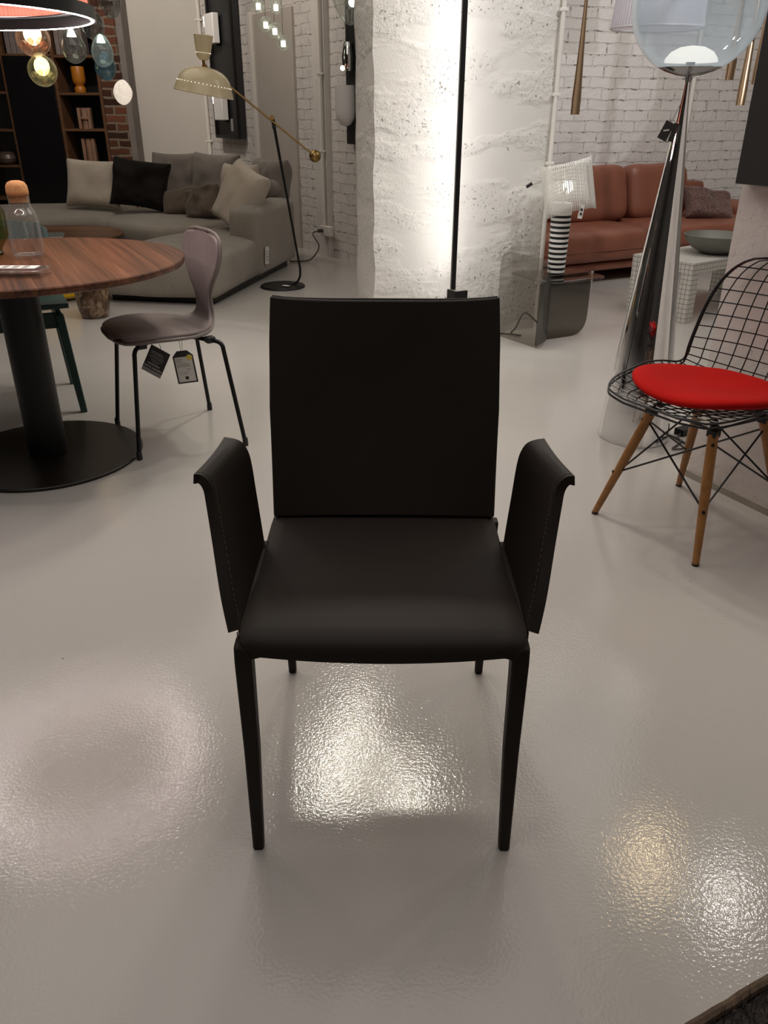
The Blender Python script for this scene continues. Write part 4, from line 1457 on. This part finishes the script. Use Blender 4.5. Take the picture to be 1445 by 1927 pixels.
def soft_box(c, s, r=0.06, seed=0.0, push=0.012, R=None):
    m_ = MB()
    n = 10
    x, y, z = [k / 2 for k in s]
    vs = {}

    def pt(i, j, k):
        p = Vector(((2 * i / n - 1) * x, (2 * j / n - 1) * y, (2 * k / n - 1) * z))
        q = Vector((max(-x + r, min(x - r, p.x)), max(-y + r, min(y - r, p.y)), max(-z + r, min(z - r, p.z))))
        d = p - q
        if d.length > 1e-9:
            p = q + d.normalized() * min(r, d.length)
        return p
    for i in range(n + 1):
        for j in range(n + 1):
            for k in range(n + 1):
                if i in (0, n) or j in (0, n) or k in (0, n):
                    p = pt(i, j, k)
                    p += p.normalized() * push * noise.noise(p * 4 + Vector((seed, seed, 0)))
                    if R is not None:
                        p = R @ p
                    vs[i, j, k] = m_.bm.verts.new(p + Vector(c))
    for a in range(n):
        for b in range(n):
            for e in (0, n):
                m_.bm.faces.new([vs[e, a, b], vs[e, a + 1, b], vs[e, a + 1, b + 1], vs[e, a, b + 1]])
                m_.bm.faces.new([vs[a, e, b], vs[a + 1, e, b], vs[a + 1, e, b + 1], vs[a, e, b + 1]])
                m_.bm.faces.new([vs[a, b, e], vs[a + 1, b, e], vs[a + 1, b + 1, e], vs[a, b + 1, e]])
    return m_


for k in range(2):
    obj('seat_cushion', soft_box((-.15 + .75 + k * 1.38, .40, .295), (1.37, .95, .245), .07, k * 3.3), M_redsofa, rs, ang=180, sub=1)
seam = MB()
seam.tube([(-.08, -.078, .275), (2.60, -.078, .275)], .004, 6)
obj('seam', seam, M_redsofa, rs)
obj('base_frame', soft_box((1.20, .42, .145), (2.75, .90, .07), .025, 2.0, .003), M_redsofa, rs, ang=180)
Rl = Matrix.Rotation(-.22, 3, 'X')
obj('back_cushion', soft_box((1.745, .60, .61), (.68, .24, .46), .09, 1.0, .02, Rl), M_redsofa, rs, ang=180, sub=1)
obj('back_cushion', soft_box((.985, .60, .61), (.78, .24, .46), .09, 4.0, .02, Rl), M_redsofa, rs, ang=180, sub=1)
obj('backrest', soft_box((1.20, .83, .38), (2.75, .18, .60), .06, 6.0, .006), M_redsofa, rs, ang=180)
obj('armrest', soft_box((2.66, .42, .38), (.28, .98, .28), .08, 8.0, .01), M_redsofa, rs, ang=180, sub=1)
for x, y in ((.62, .02), (2.4, .02), (.1, .75), (2.4, .75)):
    obj('leg', MB().box((x, y, .07), (.03, .03, .10)), M_chrome, rs, bevel=0.003)
cushion('cushion', 'mauve tweed cushion leaning on the arm of the cognac sofa', 'cushion', M_cush_purple, (2.82, 7.28, .37), .48, .32, .17, 0.35, -0.70, 0.22, 11, 0.012)

# ------------------------------------------------------------------ white grid table and bowl
mg_ = mat('white_grid_laminate', (.70, .68, .63), .45)
tg_ = NT(mg_)
co = tg_.n('ShaderNodeTexCoord')
so_ = tg_.n('ShaderNodeSeparateXYZ')
tg_.l(co.outputs['Object'], so_.inputs[0])
ge = tg_.n('ShaderNodeNewGeometry')
nv_ = tg_.n('ShaderNodeVectorTransform', vector_type='NORMAL', convert_from='WORLD', convert_to='OBJECT')
tg_.l(ge.outputs['True Normal'], nv_.inputs[0])
nn_ = tg_.n('ShaderNodeSeparateXYZ')
tg_.l(nv_.outputs[0], nn_.inputs[0])
lines = None
for ax in 'XYZ':
    f_ = tg_.math('ABSOLUTE', tg_.math('SUBTRACT', tg_.math('FRACT', tg_.math('ADD', tg_.math('MULTIPLY', so_.outputs[ax], 1 / .03), .5)), .5))
    li = tg_.math('LESS_THAN', f_, .055)
    face = tg_.math('LESS_THAN', tg_.math('ABSOLUTE', nn_.outputs[ax]), .7)
    li = tg_.math('MULTIPLY', li, face)
    lines = li if lines is None else tg_.math('MAXIMUM', lines, li)
tg_.color(tg_.mix(tg_.math('MULTIPLY', lines, .8), (.70, .68, .63), (.06, .06, .065)))
qd = thing('grid_table', 'low white table with a fine black grid pattern by the cognac sofa', 'coffee table', (1.925, 5.10, 0), math.atan2(.6, .8))
TW, TD_, TH = 1.05, .46, .375
obj('tabletop', MB().box((TW / 2, TD_ / 2, TH - .033), (TW, TD_, .066)), mg_, qd, bevel=0.001)
for x, y in ((.04, .04), (TW - .04, .04), (.04, TD_ - .04), (TW - .04, TD_ - .04)):
    obj('leg', MB().box((x, y, (TH - .066) / 2), (.078, .078, TH - .066)), mg_, qd, bevel=0.001)
bw = obj('bowl', MB().lathe([(0, 0), (.085, 0), (.10, .006), (.16, .036), (.20, .080), (.218, .118), (.212, .120), (.19, .086), (.14, .042), (.06, .02), (0, .016)], 48), M_bowl)
bw.location = (2.21, 5.52, .376)
tag(bw, 'wide dark grey bowl standing on the white grid table', 'bowl')

# ------------------------------------------------------------------ chrome cone floor lamp with glass globe
cl = thing('globe_lamp', 'tall polished chrome cone lamp carrying a big clear glass globe', 'floor lamp', (1.043, 3.115, 0))
pf = [(0, 0.0), (.139, 0.0), (.141, .004), (.1395, .02)]
for k in range(1, 20):
    z = 1.31 * k / 19
    pf.append((.139 * (1 - z / 1.31) ** 1.02 + .0075, z))
obj('cone', MB().lathe(pf, 72), M_chrome, cl, ang=30)
obj('dish', MB().lathe([(.008, 1.305), (.012, 1.322), (.045, 1.328), (.080, 1.338), (.105, 1.350), (.103, 1.352), (.075, 1.342), (.03, 1.333), (.0, 1.331)], 56), M_chrome_dark, cl, ang=50)
obj('neck', MB().lathe([(.010, 1.328), (.012, 1.345), (.016, 1.366), (0, 1.366)], 24), M_chrome_dark, cl)
obj('diffuser', MB().lathe([(0, 1.366), (.088, 1.366), (.085, 1.378), (.069, 1.397), (.04, 1.411), (0, 1.416)], 48), E_dome, cl, ang=60)
gp = []
for k in range(48):
    a = math.asin(-.19 / .217) + (PI / 2 - math.asin(-.19 / .217)) * k / 47
    gp.append((max(0, .217 * math.cos(a)), 1.540 + .217 * math.sin(a)))
gp[-1] = (0, 1.540 + .217)
obj('globe', MB().lathe(gp, 72), G_sphere, cl, ang=180)
ht = thing('hang_tag', 'black swing tag hanging on the chrome cone lamp', 'price tag', (.998, 3.06, 1.185), 0.0)
obj('card', MB().box((-.022, 0, -.03), (.034, .0015, .060), Matrix.Rotation(.42, 3, 'Y')), M_dark_card, ht)
obj('printed_lines', MB().box((-.022, -.0015, -.028), (.020, .0012, .005), Matrix.Rotation(-.12, 3, 'Y')), M_paper, ht)
obj('back_card', MB().box((.006, .003, -.035), (.018, .0015, .060), Matrix.Rotation(.25, 3, 'Y')), M_dark_card, ht)
obj('string', MB().tube([(-.008, 0, -.002), (.018, .01, .055)], .0014, 6), M_print, ht)
pk = smooth_path([(1.16, 3.16, .006), (1.22, 3.05, .006), (1.16, 2.96, .006), (1.23, 2.98, .006), (1.22, 3.08, .006), (1.25, 3.12, .010)], 8)
tag(obj('power_cable', MB().tube(pk, .004, 8), M_cable), 'dark cable curling on the floor behind the chrome lamp base', 'cable')
pd = obj('foot_dimmer', MB().box((0, 0, .014), (.07, .045, .028)), M_black)
pd.location = (1.265, 3.14, .0)
pd.rotation_euler = (0, 0, .6)
tag(pd, 'small black dimmer box on the floor behind the wire chair', 'dimmer')

# ------------------------------------------------------------------ wire chair with red seat pad
wf = Vector((-.85, -.53)).normalized()
WR = math.atan2(wf.y, wf.x)
wc = thing('wire_chair', 'black wire chair with maple legs and a red seat pad on the right', 'chair', (1.000, 2.330, 0), WR)
WP = [(0.0, .272, .446, .10), (0.03, .262, .450, .155), (0.08, .232, .448, .200), (0.16, .170, .440, .230), (0.26, .088, .424, .246), (0.36, .0, .412, .250), (0.45, -.08, .409, .242),
      (0.52, -.140, .419, .232), (0.58, -.182, .448, .225), (0.64, -.205, .492, .222), (0.72, -.228, .565, .224), (0.80, -.248, .640, .225), (0.87, -.265, .706, .214), (0.92, -.277, .752, .194), (0.96, -.286, .785, .163), (0.985, -.292, .804, .125), (1.0, -.295, .812, .075)]


WP = densify(WP)


def wire_fn(u, v):
    x, z, w = interp(WP, v)
    a = 2 * u - 1
    k = sstep(.40, .74, v)
    up = .072 * a * a * (1 - k) * min(1, max(0, (v - .05) / .3))
    fw = .075 * a * a * k * min(1, (1.15 - v) / .5)
    return Vector((x + fw, a * w, z + up))


wl_ = MB()
for i in range(1, 10):
    u = i / 10
    wl_.tube([wire_fn(u, v / 40) for v in range(41)], .0020, 6)
for j in range(1, 24):
    v = (j + .3) / 24.5
    wl_.tube([wire_fn(u / 16, v) + Vector((0, 0, -.003)) for u in range(17)], .0020, 6)
obj('wire_mesh', wl_, M_wire, wc)
bd_ = [wire_fn(0, v / 60) for v in range(61)] + [wire_fn(u / 10, 1) for u in range(1, 10)] + [wire_fn(1, 1 - v / 60) for v in range(61)] + [wire_fn(1 - u / 10, 0) for u in range(1, 10)]
obj('rim', MB().tube(bd_, .0034, 8, closed=True).tube([p + Vector((.0, 0, -.013 if p.z < .5 else 0)) - (Vector((.010, 0, 0)) if p.z >= .5 else Vector((0, 0, 0))) for p in bd_], .0034, 8, closed=True), M_wire, wc)
# seat pad follows the seat
pm = MB()
rings_ = []
NA = 44
for kr, (rr_, hh_) in enumerate(((0.0, .044), (.35, .0435), (.65, .041), (.85, .036), (.95, .028), (1.0, .014), (.97, .003), (.80, 0), (.0, 0))):
    ring_ = []
    for k in range(NA):
        a = 2 * PI * k / NA
        px_, py_ = math.cos(a), math.sin(a)
        sc_ = 1 / (abs(px_) ** 2.3 + abs(py_) ** 2.3) ** (1 / 2.3)
        X_ = .020 + .212 * rr_ * px_ * sc_
        Y_ = .226 * rr_ * py_ * sc_
        zb_ = interp([(-.2, .455), (-.14, .424), (-.08, .415), (0, .417), (.085, .429), (.165, .444), (.24, .453)], X_)[0] + .05 * (Y_ / .24) ** 2 + .001
        ring_.append(pm.bm.verts.new((X_, Y_, zb_ + hh_)))
    rings_.append(ring_)
for a, b in zip(rings_[:-1], rings_[1:]):
    for k in range(NA):
        pm.bm.faces.new((a[k], a[(k + 1) % NA], b[(k + 1) % NA], b[k]))
obj('seat_pad', pm, M_red, wc, ang=180, sub=1)
wfeet = [(0.713, 2.392), (0.934, 2.049), (1.291, 2.272), (1.072, 2.618)]
tops = []
ftl = []
for (xw, yw) in wfeet:
    d = Matrix.Rotation(-WR, 2) @ Vector((xw - 1.0, yw - 2.33))
    tp = Vector((d.x * .56, d.y * .56, .372))
    ft = Vector((d.x, d.y, 0.004))
    tops.append(tp)
    ftl.append(ft)
    n_ = 8
    pts_ = [ft.lerp(tp, k / n_) for k in range(n_ + 1)]
    rad_ = [.0105 + (.0155 - .0105) * min(1, k / 5) for k in range(n_ + 1)]
    lg = obj('leg', MB().tube(pts_, rad_, 16), M_beech, wc)
    obj('foot_cap', MB().tube([ft + Vector((0, 0, -.004)), ft.lerp(tp, .014)], .0108, 14), M_black, lg)
    out = Vector((d.x, d.y, 0)).normalized()
    for kk in (.42, .93):
        q_ = ft.lerp(tp, kk)
        obj('bolt', MB().tube([q_ + out * .012, q_ + out * .0175], .0052, 10), M_black, lg)
    obj('bracket', MB().box(tp + Vector((0, 0, .004)), (.03, .03, .024)), M_black, wc, bevel=0.003)
    obj('mount', MB().tube([tp + Vector((0, 0, .01)), tp + Vector((-.1 * d.x, -.1 * d.y, .03))], .012, 10), M_black, wc)
br_ = MB()
for k in range(4):
    a, b = k, (k + 1) % 4
    for i, j in ((a, b), (b, a)):
        br_.tube([ftl[i].lerp(tops[i], .42), ftl[j].lerp(tops[j], .93)], .0032, 8)
for k in range(4):
    a, b = tops[k], tops[(k + 1) % 4]
    br_.tube([a + Vector((0, 0, .012)), b + Vector((0, 0, .012))], .0035, 8)
obj('cross_brace', br_, M_wire, wc)

# black display board on the stub wall
bb = thing('display_board', 'black display board with a stepped frame at the right edge above the wire chair', 'display board', (c0.x + cd.x * .55 + cn.x * .03, c0.y + cd.y * .55 + cn.y * .03, 1.015), math.atan2(cd.y, cd.x))
obj('panel', MB().box((0, -.0, .9), (1.06, .055, 1.8)), M_black_soft, bb, bevel=0.003)
obj('inner_panel', MB().box((.10, -.029, .94), (.76, .008, 1.73)), M_black, bb, bevel=0.001)
obj('sticker', MB().box((.18, -.036, .36), (.05, .003, .05)), M_sticker, bb)

# ------------------------------------------------------------------ pendants on the right
ZC = 3.8


def cord(z0, r=.002):
    return MB().tube([(0, 0, z0), (0, 0, ZC)], r, 6)


def cone_pendant(label, x, y, z, length=1.1, r=.027):
    t = thing('cone_pendant', label, 'pendant lamp', (x, y, z), 0, 'bronze cone pendants')
    prof_ = [(r * .85, .004), (r, 0.0)] + [(r * (1 - k / 12) ** 2.1 + .0055, length * k / 12) for k in range(1, 13)] + [(0, length)]
    obj('cone', MB().lathe(prof_, 28), M_bronze, t, ang=40)
    obj('cord', MB().tube([(0, 0, length), (0, 0, ZC - z)], .002, 6), M_cable, t)
    obj('lens', MB().lathe([(0, .006), (r * .84, .006)], 20), E_bulb, t)
    return t


cone_pendant('long bronze cone pendant hanging alone beside the pillar', 1.195, 5.6, 1.200)
cone_pendant('shorter bronze cone pendant just right of the glass globe', 2.205, 5.8, 1.402)
cone_pendant('lowest bronze cone pendant between the glass globe and the black board', 2.225, 5.6, 1.256)
cone_pendant('bronze cone pendant partly behind the edge of the black board', 2.46, 6.0, 1.384)
cone_pendant('highest bronze cone pendant, its tip beside the globe rim', 2.275, 5.4, 1.612)
dr = thing('drum_pendant', 'white pleated fabric drum pendant hanging behind the glass globe', 'pendant lamp', (1.755, 6.0, 1.70))
np_ = 150
mp_ = MB()
lo_, hi_ = [], []
for k in range(np_):
    a = 2 * PI * k / np_
    q_ = .004 if k % 2 else 0
    lo_.append(mp_.bm.verts.new(((.290 + q_) * math.cos(a), (.290 + q_) * math.sin(a), 0)))
    hi_.append(mp_.bm.verts.new(((.255 + q_) * math.cos(a), (.255 + q_) * math.sin(a), .36)))
for k in range(np_):
    mp_.bm.faces.new((lo_[k], lo_[(k + 1) % np_], hi_[(k + 1) % np_], hi_[k]))
md_ = bpy.data.materials.new('white_pleated_fabric')
md_.use_nodes = True
td_ = NT(md_)
td_.t.nodes.remove(td_.b)
d1 = td_.n('ShaderNodeBsdfDiffuse')
d1.inputs[0].default_value = (.78, .74, .78, 1)
d2 = td_.n('ShaderNodeBsdfTranslucent')
d2.inputs[0].default_value = (.80, .76, .80, 1)
mx_ = td_.n('ShaderNodeMixShader')
mx_.inputs[0].default_value = .35
td_.l(d1.outputs[0], mx_.inputs[1])
td_.l(d2.outputs[0], mx_.inputs[2])
td_.l(mx_.outputs[0], td_.out.inputs[0])
obj('shade', mp_, md_, dr, smooth=False)
obj('lower_ring', MB().tube([(.291 * math.cos(2 * PI * k / 60), .291 * math.sin(2 * PI * k / 60), 0) for k in range(60)], .005, 6, closed=True), M_white, dr)
obj('diffuser', MB().lathe([(0, .012), (.285, .012)], 48), md_, dr)
obj('cord', MB().tube([(0, 0, .05), (0, 0, ZC - 1.70)], .003, 6), M_white, dr)

# ------------------------------------------------------------------ glass pendants on the left
GLB = [('copper glass globe pendant with a lit bulb, under the ring lamp', -2.226, 5.80, 1.610, .104, G_copper, E_bulb, (1, 1, .95)),
       ('pale yellow glass globe pendant in front of the black glass door', -2.200, 5.80, 1.437, .090, G_yellow, E_bulb_y, (1, 1, 1.02)),
       ('grey glass pendant in front of the books', -1.980, 5.80, 1.575, .074, G_grey, None, (1, 1, 1.36)),
       ('smoky grey glass pendant directly behind the ring lamp tip', -1.835, 5.80, 1.690, .070, G_grey, None, (1, 1, 1.2)),
       ('large smoky glass pendant cut by the top of the picture', -1.708, 5.80, 1.815, .066, G_grey, None, (1, 1, 1.35)),
       ('ice blue glass pendant in front of the dark brick', -1.800, 5.80, 1.547, .066, G_ice, None, (1, 1, 1.45)),
       ('deep blue glass pendant just below the ice blue one', -1.838, 5.95, 1.472, .068, G_blue, None, (1, 1, 1.25)),
       ('lit white opal glass pendant in front of the white plaster wall', -1.702, 5.80, 1.320, .060, M_opal, None, (1, 1, 1.22))]
for i, (lab, x, y, z, r, mg2, eb, sc) in enumerate(GLB):
    t = thing('glass_pendant', lab, 'pendant lamp', (x, y, z), 0, 'glass pendants on the left')
    o = MB().ball((0, 0, 0), r, sc, 28, 18)
    for v in o.bm.verts:
        if eb is None:
            v.co *= 1 + .10 * noise.noise(v.co * 14 + Vector((i * 3.1, 0, 0)))
        v.co.x *= 1 - .22 * max(0, v.co.z / (r * sc[2])) if eb is None else 1
        v.co.y *= 1 - .22 * max(0, v.co.z / (r * sc[2])) if eb is None else 1
    obj('globe', o, mg2, t, ang=180)
    if eb is not None:
        obj('bulb', MB().ball((0, 0, r * .28), r * .52, (1, 1, 1.15)), eb, t)
        dim = MB()
        for k in range(7):
            a = k * 2.4
            dim.ball((r * .62 * math.cos(a), r * .62 * math.sin(a), -r * .30 + r * .08 * (k % 3)), r * (.20 + .05 * (k % 2)), nu=14, nv=8)
        obj('inner_bubbles', dim, mg2, t, ang=180)
    elif mg2 is not M_opal:
        obj('lamp_holder', MB().lathe([(0, 0), (r * .34, -.012), (r * .40, -.03), (r * .2, .012), (0, .02)], 16, (0, 0, r * sc[2] * .80)), E_bulb_g if i in (2, 5) else M_chrome, t)
    obj('cord', MB().tube([(0, 0, r * sc[2] * .95), (0, 0, ZC - z)], .0018, 6), M_cable, t)

for i, (x, z, lab) in enumerate([(-.957, 1.920, 'clear glass bubble pendant at top left of the five'), (-.826, 1.913, 'clear glass bubble pendant at top right of the five'), (-.909, 1.801, 'clear glass bubble pendant in the middle row, left'),
                                 (-.843, 1.760, 'clear glass bubble pendant in the middle row, right'), (-.783, 1.680, 'lowest of the five clear glass bubble pendants')]):
    t = thing('bubble_pendant', lab + ', in front of the taupe door', 'pendant lamp', (x, 7.0, z), 0, 'clear bubble pendants by the door')
    obj('globe', MB().ball((0, 0, 0), .050, (1, 1, 1.05)), G_bubble, t, ang=180)
    obj('bulb', MB().lathe([(0, -.028), (.017, -.028), (.017, .012), (0, .012)], 16), E_bulb_g, t)
    obj('cord', MB().tube([(0, 0, .05), (0, 0, ZC - z)], .0016, 6), M_cable, t)
cr = thing('crystal_pendant', 'ribbed clear glass pendant cut off beside the pillar at the top', 'pendant lamp', (-.255, 6.6, 1.76))
cm = MB()
pr_ = [(.01, 0), (.05, .03), (.10, .11), (.13, .20), (.135, .27)]
nn2 = 36
rg = []
for r, z in pr_:
    rg.append([cm.bm.verts.new((r * (1 + (.09 if k % 2 else -.02)) * math.cos(2 * PI * k / nn2), r * (1 + (.09 if k % 2 else -.02)) * math.sin(2 * PI * k / nn2), z)) for k in range(nn2)])
for a, b in zip(rg[:-1], rg[1:]):
    for k in range(nn2):
        cm.bm.faces.new((a[k], a[(k + 1) % nn2], b[(k + 1) % nn2], b[k]))
obj('shade', cm, G_bubble, cr, smooth=False)
obj('bulb', MB().ball((0.02, 0, .14), .03), E_bulb_g, cr)
obj('cord', MB().tube([(0, 0, .15), (0, 0, ZC - 1.76)], .002, 6), M_cable, cr)

# ------------------------------------------------------------------ ring pendant over the dining table
RX, RY, RZ, RRad = -1.335, 2.715, 1.455, .462
rp = thing('ring_pendant', 'large pink pleated pendant with a dark band and lit LED rim, over the walnut table', 'pendant lamp', (RX, RY, RZ))
obj('band', MB().lathe([(RRad, .002), (RRad + .004, .0), (RRad + .004, .034), (RRad - .002, .036), (RRad - .012, .036), (RRad - .012, .002)], 120), M_black, rp, ang=30)
obj('uplight_shield', MB().lathe([(RRad - .011, .031), (RRad - .060, .031), (RRad - .060, .034), (RRad - .011, .034)], 90), M_black, rp, ang=30)  # added ring that keeps the uplight off the band's inner face
obj('led_rim', MB().lathe([(RRad - .003, .0008), (RRad - .008, -.0012), (RRad - .012, .0008)], 120), E_ring, rp, ang=30)
mpk = bpy.data.materials.new('pink_pleat')
mpk.use_nodes = True
tp_ = NT(mpk)
tp_.t.nodes.remove(tp_.b)
d1 = tp_.n('ShaderNodeBsdfDiffuse')
d1.inputs[0].default_value = (.62, .24, .18, 1)
d2 = tp_.n('ShaderNodeBsdfTranslucent')
d2.inputs[0].default_value = (.75, .30, .22, 1)
mx_ = tp_.n('ShaderNodeMixShader')
mx_.inputs[0].default_value = .45
tp_.l(d1.outputs[0], mx_.inputs[1])
tp_.l(d2.outputs[0], mx_.inputs[2])
tp_.l(mx_.outputs[0], tp_.out.inputs[0])
npl = 420
pk_ = MB()
lo_, hi_ = [], []
for k in range(npl):
    a = 2 * PI * k / npl
    r = RRad - .020 + (.005 if k % 2 else 0)
    lo_.append(pk_.bm.verts.new((r * math.cos(a), r * math.sin(a), .033)))
    hi_.append(pk_.bm.verts.new((r * math.cos(a), r * math.sin(a), .36)))
for k in range(npl):
    pk_.bm.faces.new((lo_[k], lo_[(k + 1) % npl], hi_[(k + 1) % npl], hi_[k]))
obj('pleated_shade', pk_, mpk, rp, smooth=False)
obj('top_plate', MB().lathe([(0, .36), (RRad - .02, .36), (RRad - .02, .365), (0, .365)], 60), M_white, rp)
obj('uplight', MB().lathe([(RRad - .03, .0352), (RRad - .05, .0352)], 90), emitter('inner_ring_led', (1, .9, .84), 16.0), rp)
obj('cord', MB().tube([(0, 0, .36), (0, 0, ZC - RZ)], .003, 6), M_black, rp)

# ------------------------------------------------------------------ dark rug in the near right corner
e0 = Vector((0.484, 0.709))
ed = Vector((0.115, 0.057)).normalized()
en = Vector((ed.y, -ed.x))
rg_ = thing('rug', 'dark brown shaggy rug, its corner showing at the bottom right', 'rug', (e0.x, e0.y, 0), math.atan2(ed.y, ed.x))
rb = MB()
nx_, ny_ = 60, 40
G = [[None] * (ny_ + 1) for _ in range(nx_ + 1)]
for i in range(nx_ + 1):
    for jj in range(ny_ + 1):
        x, y = -.35 + 1.6 * i / nx_, -1.2 * jj / ny_
        z = .014 + .005 * noise.noise(Vector((x * 40, y * 40, 0)))
        if i in (0, nx_) or jj in (0, ny_):
            z = 0.001
        if jj == 0:
            y += .004 * noise.noise(Vector((x * 50, 0, 3)))
        G[i][jj] = rb.bm.verts.new((x, y, z))
for i in range(nx_):
    for jj in range(ny_):
        rb.bm.faces.new((G[i][jj], G[i + 1][jj], G[i + 1][jj + 1], G[i][jj + 1]))
obj('backing', rb, noisy('dark_rug_wool', (.035, .028, .024), .95, .4, 60, .8, 150, .01), rg_)
pb_ = MB()
rnd_ = random.Random(3)
for k in range(5200):
    x, y = rnd_.uniform(-.12, .36), -abs(rnd_.uniform(0.004, .34))
    a = rnd_.uniform(0, 2 * PI)
    h_ = rnd_.uniform(.010, .020)
    dx, dy = math.cos(a), math.sin(a)
    ln_ = rnd_.uniform(.004, .012)
    w_ = .0011
    p0, p1, p2 = Vector((x - dy * w_, y + dx * w_, .010)), Vector((x + dy * w_, y - dx * w_, .010)), Vector((x + dx * ln_, y + dy * ln_, .012 + h_))
    vs = [pb_.bm.verts.new(p) for p in (p0, p1, p2)]
    pb_.bm.faces.new(vs)
pile = obj('pile', pb_, noisy('rug_fibre', (.055, .046, .042), .9, .5, 200), rg_)
pile['kind'] = 'stuff'
obj('binding', MB().tube([(-.35 + 1.6 * k / 60, .004 + .003 * noise.noise(Vector((k * .7, 0, 0))), .008) for k in range(61)], .0085, 8), noisy('brown_binding', (.10, .065, .042), .9, .3, 90), rg_)
